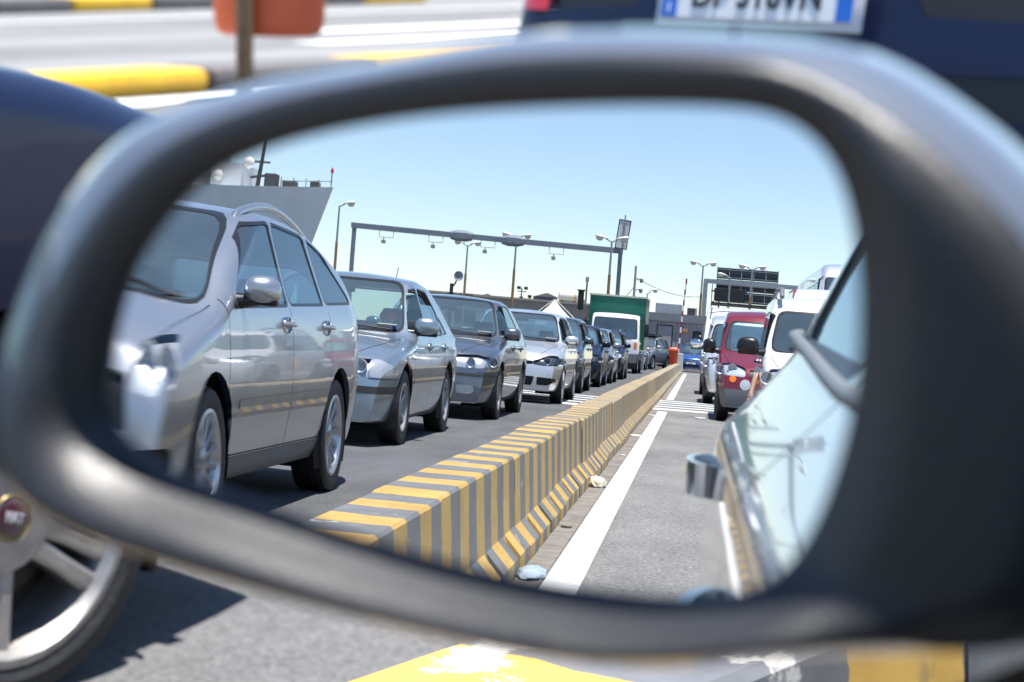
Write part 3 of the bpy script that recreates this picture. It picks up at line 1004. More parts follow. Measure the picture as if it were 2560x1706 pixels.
def asphalt(name, c0, c1, speck, bump=.35, big=.5, agg=70.0, rough=.85):
    m = bpy.data.materials.new(name)
    m.use_nodes = True
    t = m.node_tree
    b = t.nodes['Principled BSDF']
    b.inputs['Roughness'].default_value = rough
    tc = t.nodes.new('ShaderNodeTexCoord')

    def noise(sc, det=5, ro=.6):
        n = t.nodes.new('ShaderNodeTexNoise')
        n.inputs['Scale'].default_value = sc
        n.inputs['Detail'].default_value = det
        n.inputs['Roughness'].default_value = ro
        t.links.new(tc.outputs['Object'], n.inputs['Vector'])
        return n

    def ramp(src, p0, p1, a, z):
        r = t.nodes.new('ShaderNodeValToRGB')
        r.color_ramp.elements[0].position = p0
        r.color_ramp.elements[1].position = p1
        r.color_ramp.elements[0].color = (*a, 1)
        r.color_ramp.elements[1].color = (*z, 1)
        t.links.new(src, r.inputs['Fac'])
        return r
    n1 = noise(big, 6)
    base_ = ramp(n1.outputs['Fac'], .3, .7, c0, c1)
    vo = t.nodes.new('ShaderNodeTexVoronoi')
    vo.inputs['Scale'].default_value = agg
    t.links.new(tc.outputs['Object'], vo.inputs['Vector'])
    sp_ = ramp(vo.outputs['Distance'], .05, .55, speck, (0.6, 0.6, 0.6))
    n2 = noise(agg * .6, 3)
    mx = t.nodes.new('ShaderNodeMix')
    mx.data_type = 'RGBA'
    mx.blend_type = 'OVERLAY'
    mx.inputs['Factor'].default_value = .8
    t.links.new(base_.outputs['Color'], mx.inputs[6])
    g = ramp(n2.outputs['Fac'], .25, .75, (.12, .12, .12), (.88, .87, .85))
    t.links.new(g.outputs['Color'], mx.inputs[7])
    st = t.nodes.new('ShaderNodeMapping')       # oil and tyre stains drawn out along the lane
    st.inputs['Scale'].default_value = (1.3, .45, 1)
    t.links.new(tc.outputs['Object'], st.inputs['Vector'])
    n3 = noise(1.0, 7, .7)
    t.links.new(st.outputs['Vector'], n3.inputs['Vector'])
    sr = ramp(n3.outputs['Fac'], .38, .60, (.62, .62, .63), (1, 1, 1))
    n4 = noise(2.6, 8, .75)
    s4 = ramp(n4.outputs['Fac'], .28, .36, (.55, .54, .53), (1, 1, 1))
    m2 = t.nodes.new('ShaderNodeMix')
    m2.data_type = 'RGBA'
    m2.blend_type = 'MULTIPLY'
    m2.inputs['Factor'].default_value = .8
    t.links.new(mx.outputs[2], m2.inputs[6])
    t.links.new(sr.outputs['Color'], m2.inputs[7])
    m3 = t.nodes.new('ShaderNodeMix')
    m3.data_type = 'RGBA'
    m3.blend_type = 'MULTIPLY'
    m3.inputs['Factor'].default_value = .5
    t.links.new(m2.outputs[2], m3.inputs[6])
    t.links.new(s4.outputs['Color'], m3.inputs[7])
    t.links.new(m3.outputs[2], b.inputs['Base Color'])
    bp = t.nodes.new('ShaderNodeBump')
    bp.inputs['Strength'].default_value = bump
    bp.inputs['Distance'].default_value = .006
    t.links.new(vo.outputs['Distance'], bp.inputs['Height'])
    t.links.new(bp.outputs['Normal'], b.inputs['Normal'])
    return m


def sheet(name, x0, x1, y0, y1, z, m, kind='structure', parent=None):
    b = MB()
    b.add([(x0, y0, z), (x1, y0, z), (x1, y1, z), (x0, y1, z)], [(0, 1, 2, 3)])
    o = b.build(name, m, parent, fix=False)
    if kind:
        o['kind'] = kind
    return o


A_LEFT = asphalt('asphalt of the left lane', (.095, .097, .102), (.118, .119, .123), (.1, .1, .1), .25, .35, 170)
A_RIGHT = asphalt('worn asphalt', (.17, .166, .158), (.225, .219, .21), (.1, .1, .1), .5, .6, 80)
A_FAR = asphalt('far asphalt', (.13, .13, .13), (.17, .17, .17), (.1, .1, .1), .2, .2, 40)
PALE = mat('pale concrete', (.19, .19, .19), .8, noise=.15, scale=.7)
SAND = mat('sandy dirt', (.25, .22, .19), .95, noise=.45, scale=5, bump=.6, bscale=30)
PAINTW = mat('white road paint', (.74, .74, .72), .6, noise=.30, scale=7, bump=.15, bscale=60)

sheet('ground', -1500, 1500, -1500, 1500, 0, A_FAR)
sheet('left_lane_road', -12.9, -1.2, -300, 200, .004, A_LEFT)
sheet('right_lane_road', -1.2, 14, -300, 200, .004, A_RIGHT)
sheet('dirt_strip', -1.01, -.885, -86, 30, .008, SAND)
for y0, y1 in ((-29.3, -4.0), (-88, -37.2)):
    sheet('white_line', -.875, -.712, y0, y1, .008, PAINTW)
for i, (a, b) in enumerate(((-31.0, -30.1), (-32.3, -31.8), (-33.6, -33.15), (-35.0, -34.5), (-36.3, -35.8))):
    sheet('crossing_stripe', -1.0, 2.6, a, b, .010, PAINTW)
    sheet('crossing_stripe', -6.5, -1.45, a + 1.2, b + 1.2, .010, PAINTW)
for x0, x1, m in ((-15.9, -12.95, PALE), (-17.4, -15.95, A_FAR), (-19.0, -17.45, PALE), (-24.6, -22.2, PALE)):
    sheet('pavement_strip', x0, x1, -20, 120, .008, m)
for x0, x1, y0, y1 in ((-22.1, -21.9, 0, 120), (-14.3, -13.75, 14.2, 25), (-16.6, -16.1, 17.5, 30), (-18.5, -17.9, 19, 26), (-11.75, -11.25, 2, 60)):
    sheet('white_marking', x0, x1, y0, y1, .013, PAINTW)

# ------------------------------------------------------------------ striped barrier between the lanes


def stripe_mat(name, wear, glare_or_dust):
    m = bpy.data.materials.new(name)
    m.use_nodes = True
    t = m.node_tree
    N = t.nodes
    L = t.links
    b = N['Principled BSDF']
    b.inputs['Roughness'].default_value = .55
    tc = N.new('ShaderNodeTexCoord')
    oi = N.new('ShaderNodeObjectInfo')
    off = N.new('ShaderNodeVectorMath')
    off.operation = 'MULTIPLY_ADD'
    L.new(oi.outputs['Random'], off.inputs[0])
    off.inputs[1].default_value = (37, 19, 5)
    L.new(tc.outputs['Object'], off.inputs[2])

    def noise(sc, det, src, ro=.6):
        n = N.new('ShaderNodeTexNoise')
        n.inputs['Scale'].default_value = sc
        n.inputs['Detail'].default_value = det
        n.inputs['Roughness'].default_value = ro
        L.new(src, n.inputs['Vector'])
        return n

    def math_(op, a, bb, c=None):
        n = N.new('ShaderNodeMath')
        n.operation = op
        for i, v in enumerate((a, bb, c)):
            if v is None:
                continue
            if isinstance(v, (int, float)):
                n.inputs[i].default_value = v
            else:
                L.new(v, n.inputs[i])
        return n.outputs[0]
    sep = N.new('ShaderNodeSeparateXYZ')
    L.new(tc.outputs['Object'], sep.inputs[0])
    wob = noise(3.0, 3, off.outputs[0])
    edge = noise(28, 2, off.outputs[0])
    y = math_('ADD', sep.outputs['Y'], math_('MULTIPLY', math_('SUBTRACT', wob.outputs['Fac'], .5), .07))
    y = math_('ADD', y, math_('MULTIPLY', math_('SUBTRACT', edge.outputs['Fac'], .5), .012))
    fr_ = math_('FRACT', math_('DIVIDE', y, .474), 0)
    s = math_('GREATER_THAN', fr_, .5)

    def mix(f, a, bb):
        n = N.new('ShaderNodeMix')
        n.data_type = 'RGBA'
        for i, v in ((0, f), (6, a), (7, bb)):
            if isinstance(v, tuple):
                n.inputs[i].default_value = (*v, 1)
            elif isinstance(v, (int, float)):
                n.inputs[i].default_value = v
            else:
                L.new(v, n.inputs[i])
        return n.outputs[2]

    def step(src, a, z):
        r = N.new('ShaderNodeMapRange')
        r.inputs['From Min'].default_value = a
        r.inputs['From Max'].default_value = z
        L.new(src, r.inputs['Value'])
        return r.outputs[0]
    var = noise(5, 5, off.outputs[0])
    yel = mix(step(var.outputs['Fac'], .3, .7), (.44, .25, .03), (.62, .38, .065))
    drk = mix(step(var.outputs['Fac'], .3, .7), (.07, .076, .088), (.14, .15, .165))
    col = mix(s, drk, yel)
    chip = noise(7, 8, off.outputs[0], .7)
    sc = N.new('ShaderNodeMapping')
    sc.inputs['Scale'].default_value = (6, 1.2, 1.2)
    L.new(off.outputs[0], sc.inputs['Vector'])
    scr = noise(16, 6, sc.outputs[0], .75)
    col = mix(math_('MULTIPLY', step(chip.outputs['Fac'], .66 - wear * .06, .70 - wear * .06), .9), col, (.50, .48, .45))
    col = mix(math_('MULTIPLY', step(scr.outputs['Fac'], .66, .74), .6), col, (.40, .41, .42))
    gr = noise(9, 8, sc.outputs[0], .8)
    col = mix(math_('MULTIPLY', step(gr.outputs['Fac'], .54, .66), .6), col, (.075, .07, .06))
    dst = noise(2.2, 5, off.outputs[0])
    col = mix(math_('MULTIPLY_ADD', step(dst.outputs['Fac'], .3, .7), glare_or_dust * .35, glare_or_dust), col, (.37, .315, .215))
    L.new(col, b.inputs['Base Color'])
    bp = N.new('ShaderNodeBump')
    bp.inputs['Strength'].default_value = .35
    bp.inputs['Distance'].default_value = .004
    L.new(chip.outputs['Fac'], bp.inputs['Height'])
    L.new(bp.outputs['Normal'], b.inputs['Normal'])
    return m


SEG = 2.37


def barrier_mesh(m):
    half = [(.22, 0), (.22, .08), (.1425, .165), (.125, .474), (.115, .484)]
    prof = half + [(-x, z) for x, z in half[::-1]]
    ys = [(0.0, .985, 0), (.02, 1, 0)]
    for c in (.5, 1.18, 1.86):
        ys += [(c - .05, 1, 0), (c - .05, 1, 1), (c + .05, 1, 1), (c + .05, 1, 0)]
    ys += [(SEG - .022, 1, 0), (SEG - .004, .985, 0)]
    vs, fs = [], []
    k = len(prof)
    for y, s, notch in ys:
        for i, (x, z) in enumerate(prof):
            if notch and abs(x) > .2:
                x = x * .78
                if z > .01:
                    z -= .012
            vs.append((x * s, y, z * (s if z > .3 else 1)))
    for a in range(len(ys) - 1):
        for i in range(k - 1):
            fs.append((a * k + i, a * k + i + 1, (a + 1) * k + i + 1, (a + 1) * k + i))
    fs += [tuple(range(k)), tuple((len(ys) - 1) * k + i for i in range(k))[::-1]]
    me = bpy.data.meshes.new('concrete_barrier')
    me.from_pydata(vs, [], fs)
    bm = bmesh.new()
    bm.from_mesh(me)
    bmesh.ops.recalc_face_normals(bm, faces=bm.faces[:])
    bm.to_mesh(me)
    bm.free()
    me.materials.append(m)
    return me


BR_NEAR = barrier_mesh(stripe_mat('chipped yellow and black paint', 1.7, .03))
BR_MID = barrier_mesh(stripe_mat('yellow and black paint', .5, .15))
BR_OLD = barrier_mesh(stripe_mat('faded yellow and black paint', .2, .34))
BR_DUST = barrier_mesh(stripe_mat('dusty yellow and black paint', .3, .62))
ALONG = [(-7.6, 2.4, 'silver people carrier'), (-16.1, 2.3, 'ice silver saloon'), (-22.7, 2.3, 'dark grey saloon'), (-30.4, 2.3, 'bright silver hatchback'), (-37.9, 2.2, 'dark slate crossover'), (-44.9, 2.3, 'navy hatchback'),
         (-50.5, 2.3, 'pale silver hatchback'), (-58.2, 2.2, 'navy crossover'), (-74.0, 3.2, 'green box lorry')]


def barrier_label(i, yc):
    """what stands on the far side of this segment"""
    look = 'chipped yellow and black' if yc > -3 else 'freshly striped' if yc > -15 else 'faded striped' if yc > -38 else 'dusty beige'
    if yc > -3:
        return look + ' barrier segment ' + {0: 'seen directly under the mirror housing', -1: 'just behind the one under the mirror housing', 1: 'under the right end of the mirror housing'}.get(i, 'ahead of the one under the mirror housing')
    y0, h, nm = min(ALONG, key=lambda a: abs(a[0] - yc))
    d = yc - y0
    if abs(d) < .8:
        pos = 'level with the doors of the '
    elif nm == 'green box lorry' and -5.5 < d < -.8:
        pos = ('level with the front half' if d > -3 else 'level with the tail') + ' of the '
    elif abs(d) < h + .6:
        pos = 'level with the ' + ('front' if d > 0 else 'rear') + ' wheel of the '
    else:
        n = int((abs(d) - h - .6) / SEG)
        pos = ('just ' if n == 0 else 'one segment ' if n == 1 else 'two segments ' if n == 2 else 'well ') + ('ahead of the ' if d > 0 else 'behind the ')
    return look + ' barrier segment ' + pos + nm


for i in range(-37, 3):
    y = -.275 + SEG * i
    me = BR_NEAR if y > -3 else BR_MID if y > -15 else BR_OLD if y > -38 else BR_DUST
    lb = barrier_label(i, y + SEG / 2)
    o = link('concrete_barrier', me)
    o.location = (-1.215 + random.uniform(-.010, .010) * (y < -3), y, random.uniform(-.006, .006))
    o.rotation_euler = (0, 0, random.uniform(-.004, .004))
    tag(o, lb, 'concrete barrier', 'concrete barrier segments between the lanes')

# kerb blocks of the islands beyond the left lane
YELLOW = mat('yellow kerb paint', (.72, .42, .02), .5, noise=.25, scale=3, bump=.2, bscale=20)
DARKK = mat('black kerb paint', (.13, .12, .12), .6, noise=.3, scale=4)
for row, (xc, zz, y0, n, first) in enumerate(((-12.2, .17, 8.95, 5, 0), (-24.5, .2, 17.4, 8, 1))):
    for i in range(n):
        ln = (2.9, 1.65, 2.5, 1.7, 2.5)[i] if row == 0 else 1.4
        b = MB()
        b.box((0, ln / 2 - .01, zz / 2), (.55, ln - .05, zz), None, .05)
        yel = i % 2 == first
        o = b.build('kerb_block', YELLOW if yel else DARKK, None, True, 40)
        o.location = (xc, (8.95, 11.85, 13.5, 16.0, 17.7)[i] if row == 0 else y0 + i * ln, 0)
        where = (('left of the rusty bin post', 'at the foot of the rusty bin post', 'right of the rusty bin post', 'behind the blue estate car', 'farthest along the island'), ('hidden by the left picture edge', 'before the first bollard', 'in front of the left bollard', 'just left of the left bollard', 'left of the first far gap', 'between the left bollard and the orange bin', 'behind the orange bin', 'right of the orange bin'))[row][i]
        tag(o, ('large yellow' if yel else 'large black') * (row == 0) + ('small far yellow' if yel else 'small far black') * (row == 1) + ' kerb block ' + where, 'kerb block', 'painted kerb blocks of the islands')
for i, y in enumerate((21.1, 23.8, 26.5)):
    b = MB()
    b.tube((0, 0, 0), (0, 0, .95), .07)
    b.lathe([(.07, .95), (.05, 1.0), (.001, 1.01)], 10, None, 'Z')
    o = b.build('bollard', BLACK, None, True)
    o.location = (-25.6, y, 0)
    tag(o, ('leftmost black bollard behind the far yellow kerb', 'black bollard behind the far kerb near the orange bin', 'black bollard hidden behind the orange bin')[i], 'bollard', 'bollards behind the far kerb')

# ------------------------------------------------------------------ vehicles in the queues


def repaint(root, old, new, rename=None):
    for c in root.children_recursive:
        for s in c.material_slots:
            if s.material == old:
                s.link = 'OBJECT'
                s.material = new


def place(o, x, y, k, label, cat, group=None, rz=0.0):
    o.location = (x, y, 0)
    o.scale = (k, k, k)
    o.rotation_euler = (0, 0, rz)
    tag(o, label, cat, group)
    return o


def rails(o, x, y0, y1, z, m, h=.055, r=.016):
    for s in (1, -1):
        b = MB()
        b.path([(s * x, y0, z - .02), (s * x, y0 - .10, z + h * .8), (s * x, (y0 + y1) / 2, z + h + .02), (s * x, y1 + .1, z + h * .6), (s * x, y1, z - .05)], r, 8)
        b.build('roof_rail', m, o, True, 60)


LQ = 'cars queuing in the left lane'
RQ = 'vehicles queuing behind in the right lane'
K = 1.06


def left_at(o, xw, yw, sp, k, label, cat='car', rz=0.0):
    """stand a car so that its right front wheel meets the road at (xw, yw)"""
    return place(o, xw - (sp['W'] / 2 - .018) * k, yw - sp['axf'] * k, k, label, cat, LQ, rz)


sp = spec_minivan()
minivan = make_car(sp)
for s in (1, -1):
    b = MB()
    b.path(chaikin([(s * .60, .22, 1.40), (s * .595, .12, 1.47), (s * .59, -.5, 1.545), (s * .585, -1.1, 1.50), (s * .58, -1.6, 1.40), (s * .58, -1.85, 1.27), (s * .58, -1.9, 1.22)], 2), .022, 8)
    b.build('roof_rail', ALLOY, minivan, True, 60)
left_at(minivan, -2.50, -9.81 + 2.72 * K, sp, K, 'large silver people carrier with roof rails at the front of the reflected queue')

sp = spec_liftback(P_ICE)
lift = make_car(sp)
b = MB()
b.path([(.25, -1.15, 1.385), (.25, -1.30, 1.56)], .005, 6)
b.build('aerial', BLACK, lift)
left_at(lift, -2.90, -14.74, sp, K, 'ice silver saloon with square headlights directly behind the people carrier')

sp = spec_saloon2(P_GREY)
saloon = make_car(sp)
b = MB()
b.path([(.0, -1.05, 1.41), (.0, -1.30, 1.66)], .005, 6)
b.build('aerial', BLACK, saloon)
left_at(saloon, -2.76, -21.26, sp, K, 'dark grey saloon with clear headlights between the ice silver and light silver cars')

sp = spec_hatch(P_LIGHT)
hatch = make_car(sp)
hatch0 = copy_tree(hatch)
left_at(hatch, -2.53, -29.0, sp, K, 'bright silver hatchback with dark round headlights behind the grey saloon')

spv = spec_suv(P_SLATE)
suv = make_car(spv)
suv0 = copy_tree(suv)
left_at(suv, -2.69, -36.6, spv, 1.0, 'dark slate crossover just behind the bright silver hatchback')

c6 = copy_tree(hatch0)
repaint(c6, P_LIGHT, P_NAVY)
left_at(c6, -2.67, -43.5, sp, K, 'navy hatchback with black mirrors in the middle of the left queue')
c7 = copy_tree(hatch0)
left_at(c7, -2.65, -49.1, sp, K, 'pale silver hatchback squeezed between two navy cars')
repaint(c7, P_LIGHT, P_SILVER)
c8 = copy_tree(suv0)
repaint(c8, P_SLATE, P_NAVY)
rails(c8, .60, .10, -1.5, 1.57, ALLOY)
left_at(c8, -2.65, -56.9, spv, 1.0, 'navy crossover with roof rails right in front of the green lorry')
c9 = copy_tree(hatch0)
repaint(c9, P_LIGHT, P_SILVER)
left_at(c9, -2.88, -89.5, sp, K, 'silver hatchback half hidden behind the green lorry')
c10 = copy_tree(suv0)
repaint(c10, P_SLATE, P_BEIGE)
b = MB()
for yy in (-.2, -.8):
    b.tube((-.62, yy, 1.63), (.62, yy, 1.63), .02)
for xx in (-.55, .55):
    b.box((xx, -.6, 1.66), (.05, 1.3, .05))
b.box((0, -.5, 1.70), (1.05, 1.25, .06))
b.build('roof_rack', BLACK, c10)
place(c10, -3.25, -97.5, 1.12, 'beige family car with a black roof rack to the left of the orange bin', 'car', LQ, R(15))
c11 = copy_tree(saloon)
repaint(c11, P_GREY, P_WHITE)
place(c11, -1.5, -107.0, K, 'white saloon partly hidden behind the orange bin', 'car', LQ, R(10))
c12 = copy_tree(hatch0)
repaint(c12, P_LIGHT, P_BLUE)
b = MB()
for zz in (.62, .69):
    b.path([(-.10, 2.17, zz - .05), (0, 2.185, zz + .02), (.10, 2.17, zz - .05)], .014, 6)
b.build('chevron_badge', CHROME, c12)['kind'] = 'stuff'
b = MB()
b.box((0, 2.155, .60), (1.1, .02, .05), None, .01)
b.build('chrome_strip', CHROME, c12)
place(c12, -.45, -98.5, K, 'bright blue hatchback to the right of the orange bin', 'car', LQ, R(3))
for o in (hatch0, suv0):
    for c in list(o.children_recursive) + [o]:
        bpy.data.objects.remove(c)

# lorry: cab from the same shell maker, box body on its chassis
sp = base(name='box_lorry', paint=P_WHITE, W=2.02, H=2.36, belt=1.38, zb=.42, axf=.55, axr=-3.2, wr=.40, rim=.24, ww=.24, tumble=3, corner=.09, bowf=.05, bowr=.0, taperf=.05, planf=.4, planr=.1, taperr=0, spokes=6, spokew=.06, rimmat=HUBCAP, archr=.47,
          side=[(.42, .95), (.6, 1.0), (1.2, 1.0), (1.38, .995)],
          profile=[(1.22, .43), (1.225, .8), (1.22, 1.30), (1.17, 1.45), (.98, 2.10), (.90, 2.26), (.70, 2.34), (.2, 2.36), (-.52, 2.36), (-.56, 2.3), (-.57, .43)],
          ws=[(.90, 1.37), (.84, 2.14)], sidewin=[[(.95, 1.36), (.80, 2.08), (.15, 2.10), (.15, 1.34)]], doors=[(.05, 1.0)], mirrors=False, handz=1.2, cowl=1.2, wiper=True,
          gaps=gaps_for([(.05, 0), (1.02, .0)], 1.3, .42), seaty=.1, seatz=.95, dashy=.72, seatback=.66, interior=True,
          cuts=[fr('indicator', [(.80, 1.0), (.80, 1.24), (.92, 1.24), (.92, 1.0)], AMBER, 0, True, .01), fr('bumper', [(-1.1, .40), (1.1, .40), (1.1, .78), (-1.1, .78)], GREYPL, 0, False, .02),
                fr('headlight', [(.52, .52), (.52, .70), (.86, .70), (.86, .52)], DULLBOWL, 1), fr('number_plate', rect(-.26, .26, .50, .61), PLATE, 0, False, .03), fr('grille', rect(-.5, .5, .86, .96), GRILLE, 1, False, -.02)])
lorry = make_car(sp)
b = MB()
b.box((-.04, -.70 - 2.2, 1.99), (2.36, 4.36, 2.14), None, .02)
b.build('cargo_box', P_GREEN, lorry, False)
FRAMEM = mat('aluminium edge', (.55, .53, .46), .5, .2, noise=.2, scale=3)
b = MB()
for z in (3.07, .93):
    for s in (-1, 1):
        b.box((-.04 + s * 1.18, -.70 - 2.2, z), (.07, 4.40, .07))
    b.box((-.04, -.71, z), (2.42, .06, .07))
b.build('box_edge', FRAMEM, lorry)
for i in range(7):
    b = MB()
    b.box((1.147, -1.0 - i * .62, 1.99), (.014, .05, 2.06))
    b.build('curtain_strap', FRAMEM, lorry)
b = MB()
b.box((0, -2.9, .76), (.8, 4.4, .2))
b.box((.95, -1.9, .70), (.06, 1.6, .30))
b.box((-.95, -1.9, .70), (.06, 1.6, .30))
b.build('chassis', BLACK, lorry)
for s in (1, -1):
    b = MB()
    b.path([(s * .98, 1.0, 2.12), (s * 1.18, 1.12, 2.10), (s * 1.26, 1.12, 1.98)], .018, 6)
    b.path([(s * .98, 1.05, 1.36), (s * 1.16, 1.12, 1.38), (s * 1.26, 1.12, 1.48)], .014, 6)
    b.box((s * 1.27, 1.11, 1.73), (.20, .10, .50), None, .03)
    b.build('wing_mirror', BLACK, lorry, True, 40)
place(lorry, -2.74 - 1.0 * 1.05, -73.3 - .58, 1.05, 'white cab lorry with a dark green box body in the left queue', 'lorry', LQ)

# right lane, behind the own car
spb = spec_boxvan(P_WHITE, 'white_van')
vproto = make_car(spec_boxvan(P_LIGHT, 'silver_van'))
spb['rw'] = None
van = make_car(spb)
rails(van, .66, .55, -1.9, 1.80, GREYPL, .09, .03)
place(van, 1.38, -21.1, 1.0, 'white passenger van with black mirrors closest behind the silver car', 'van', RQ)
spr = spec_boxvan(P_RED, 'red_van', GREYPL)
spr['cuts'] = spr['cuts'][:-2] + [fr('indicator', circ(.62, .68, .055, 10), AMBER, 0, True, .008), fr('fog_light', circ(.42, .60, .085, 14), DULLBOWL, 0, True, .006)] + spr['cuts'][-2:]
spr['mirsize'] = (.22, .22)
redvan = make_car(spr)
place(redvan, .95, -29.0, 1.0, 'dark red van with a grey bumper between two white vans', 'van', RQ)
for c in vproto.children_recursive:
    if c.name.startswith('wing_mirror'):
        for s_ in c.material_slots:
            s_.link = 'OBJECT'
            s_.material = CHROME
place(vproto, .82, -38.2, 1.06, 'silver white van with chrome mirrors half hidden by the red van', 'van', RQ)
duc = make_car(spec_panelvan(P_WHITE))
b = MB()
b.box((0, .75, 2.47), (1.6, .05, .05))
b.box((0, -.9, 2.47), (1.6, .05, .05))
b.box((.75, -.1, 2.50), (.04, 2.2, .04))
b.box((-.75, -.1, 2.50), (.04, 2.2, .04))
b.build('roof_rack', BLACK, duc)
place(duc, .80, -46.5, .97, 'tall white delivery van with a roof rack over the vans in front', 'van', RQ)

spm = spec_panelvan(P_WHITE, 'motorhome')
spm.update(H=2.9, W=2.2, profile=[(2.45, .29), (2.47, .5), (2.45, .75), (2.38, .95), (2.2, 1.10), (1.9, 1.22), (1.75, 1.32), (1.45, 1.75), (1.40, 1.95), (1.5, 2.10), (1.35, 2.5), (.95, 2.78), (.3, 2.88), (-2.3, 2.9), (-2.9, 2.88), (-3.0, 2.6), (-3.02, 1.0), (-3.02, .5), (-3.0, .29)])
spm['profile'] = [(2.45, .29), (2.44, .6), (2.40, .9), (2.2, 1.12), (1.75, 1.32), (1.40, 1.9), (1.30, 2.15), (1.15, 2.5), (.85, 2.78), (.3, 2.88), (-2.3, 2.9), (-2.9, 2.88), (-3.0, 2.6), (-3.02, 1.0), (-3.03, .5), (-3.04, .29)]
mh = make_car(spm)
WINE = mat('wine red stripe', (.22, .03, .04), .4)
for s in (-1, 1):
    b = MB()
    b.path([(s * 1.03, 1.33, 1.5), (s * .99, 1.10, 2.1), (s * .965, .92, 2.45), (s * .93, .66, 2.70), (s * .90, .3, 2.80), (s * .88, -2.6, 2.83)], .045, 8)
    b.build('roof_stripe', WINE, mh, True, 60)
place(mh, 3.15, -46.0, 1.03, 'white motorhome with a wine red roof edge to the right of the white van', 'motorhome', 'tall vehicles in the outer right lane')

spc = base(name='coach', paint=P_LIGHT, W=2.5, H=3.75, belt=1.9, zb=.35, axf=3.6, axr=-3.4, wr=.50, rim=.29, ww=.28, tumble=4, corner=.22, bowf=.06, bowr=.02, taperf=.05, planf=.6, planr=.3, taperr=.03, spokes=8, spokew=.05, archr=.58,
           side=[(.35, .95), (.6, .99), (1.2, 1.0), (1.9, 1.0)],
           profile=[(6.2, .36), (6.25, .8), (6.2, 1.3), (6.1, 1.9), (5.9, 2.9), (5.7, 3.45), (5.3, 3.68), (4.8, 3.75), (-5.8, 3.75), (-6.1, 3.6), (-6.2, 3.0), (-6.22, 1.0), (-6.25, .36)],
           ws=[(1.1, 1.35), (1.02, 3.3)], sidewin=[[(4.9 - i * 1.9, 1.95), (4.9 - i * 1.9, 3.2), (3.1 - i * 1.9, 3.2), (3.1 - i * 1.9, 1.95)] for i in range(5)], doors=[], mirrors=False, interior=False, cowl=1.2, wiper=False,
           sideglass=glass('coach glass', (.14, .17, .19), ior=1.9),
           cuts=[fr('headlight', rect(.75, 1.1, .7, .95), DULLBOWL, 1), fr('number_plate', rect(-.26, .26, .5, .61), PLATE, 0, False, .01)], gaps=gaps_for([(2.0, 0), (0, 0), (-2, 0)], 1.9, .35))
coach = make_car(spc)
b = MB()
for s in (-1, 1):
    b.path([(s * 1.1, 5.9, 3.3), (s * 1.25, 6.4, 3.2), (s * 1.28, 6.45, 2.9)], .03, 6)
    b.box((s * 1.28, 6.45, 2.7), (.2, .12, .45), None, .04)
b.build('wing_mirror', BLACK, coach, True, 40)
place(coach, 4.3, -54.8, 1.04, 'pale silver coach with dark side windows above the motorhome', 'coach', 'tall vehicles in the outer right lane')

# the two blue cars ahead in the left lane, seen past the mirror itself
spf = spec_suv(P_NAVY, 'blue_city_car')
spf.update(H=1.82, belt=1.25, profile=[(2.16, .25), (2.18, .45), (2.17, .70), (2.10, .90), (1.95, 1.02), (1.6, 1.135), (1.25, 1.205), (.95, 1.26), (.85, 1.30), (.40, 1.62), (.12, 1.77), (-.4, 1.82), (-1.3, 1.80), (-1.75, 1.72), (-1.95, 1.4), (-2.05, 1.2), (-2.12, .8), (-2.16, .45), (-2.14, .25)],
           side=[(.24, .92), (.34, .96), (.6, .99), (.85, 1.0), (1.1, .985), (1.25, .95)], ws=[(.74, 1.29), (.58, 1.74)], rw=[(.62, 1.28), (.54, 1.68)], mir=(.62, 1.28), handz=1.12,
           sidewin=[[(y, z + .2) for y, z in w_] for w_ in spf['sidewin']], gaps=gaps_for([(-.10, 0), (.92, .04), (-1.05, .14)], 1.24, .24), dashz=1.05, rim=.262, spokes=5, twin=True, spokew=.042, ww=.20, rimmat=DIRTYALLOY, archr=.375)
fiat = make_car(spf)
place(fiat, -2.66 - .882 * .80, 2.25 - 1.29 * .80, .80, 'dark blue city car with twin spoke alloy wheels beside the mirror', 'car', LQ)


def text(body, size, m, parent, M, name='lettering', ext=.001, bold=0.0, sx=1.0):
    cu = bpy.data.curves.new(name, 'FONT')
    cu.body = body
    cu.size = size
    cu.align_x = 'CENTER'
    cu.align_y = 'CENTER'
    cu.extrude = ext
    cu.offset = bold
    tmp = bpy.data.objects.new(name, cu)
    COL.objects.link(tmp)
    me = bpy.data.meshes.new_from_object(tmp.evaluated_get(bpy.context.evaluated_depsgraph_get()))
    bpy.data.objects.remove(tmp)
    me.transform(M @ Matrix.Diagonal((sx, 1, 1, 1)))
    me.materials.clear()
    me.materials.append(m)
    return link(name, me, parent)


fw = [c for c in fiat.children if c.name.startswith('wheel') and not c.name.startswith('wheel_arch') and c.location.x > 0 and c.location.y > 0][0]
fw.rotation_euler = (R(20), 0, 0)
b = MB()
b.lathe([(.001, .0), (.036, .0), (.040, -.004), (.043, .003), (.046, -.004)], 28)
cap = b.build('centre_cap', mat('cap rim', (.5, .4, .2), .3, .8), fw, True, 40)
cap.location = (.0785, 0, 0)
b = MB()
b.lathe([(.001, .0045), (.030, .0045), (.0355, .002)], 28)
b.build('cap_badge', mat('wine enamel', (.055, .005, .016), .3, coat=1.0), cap, True, 40)
text('FIAT', .026, mat('badge letters', (.75, .75, .78), .3, .5), cap, Matrix.Translation((.006, 0, 0)) @ Matrix.Rotation(R(-35), 4, 'X') @ Matrix.Rotation(R(90), 4, 'Z') @ Matrix.Rotation(R(90), 4, 'X'), 'badge_lettering', .001, .0008, .8)

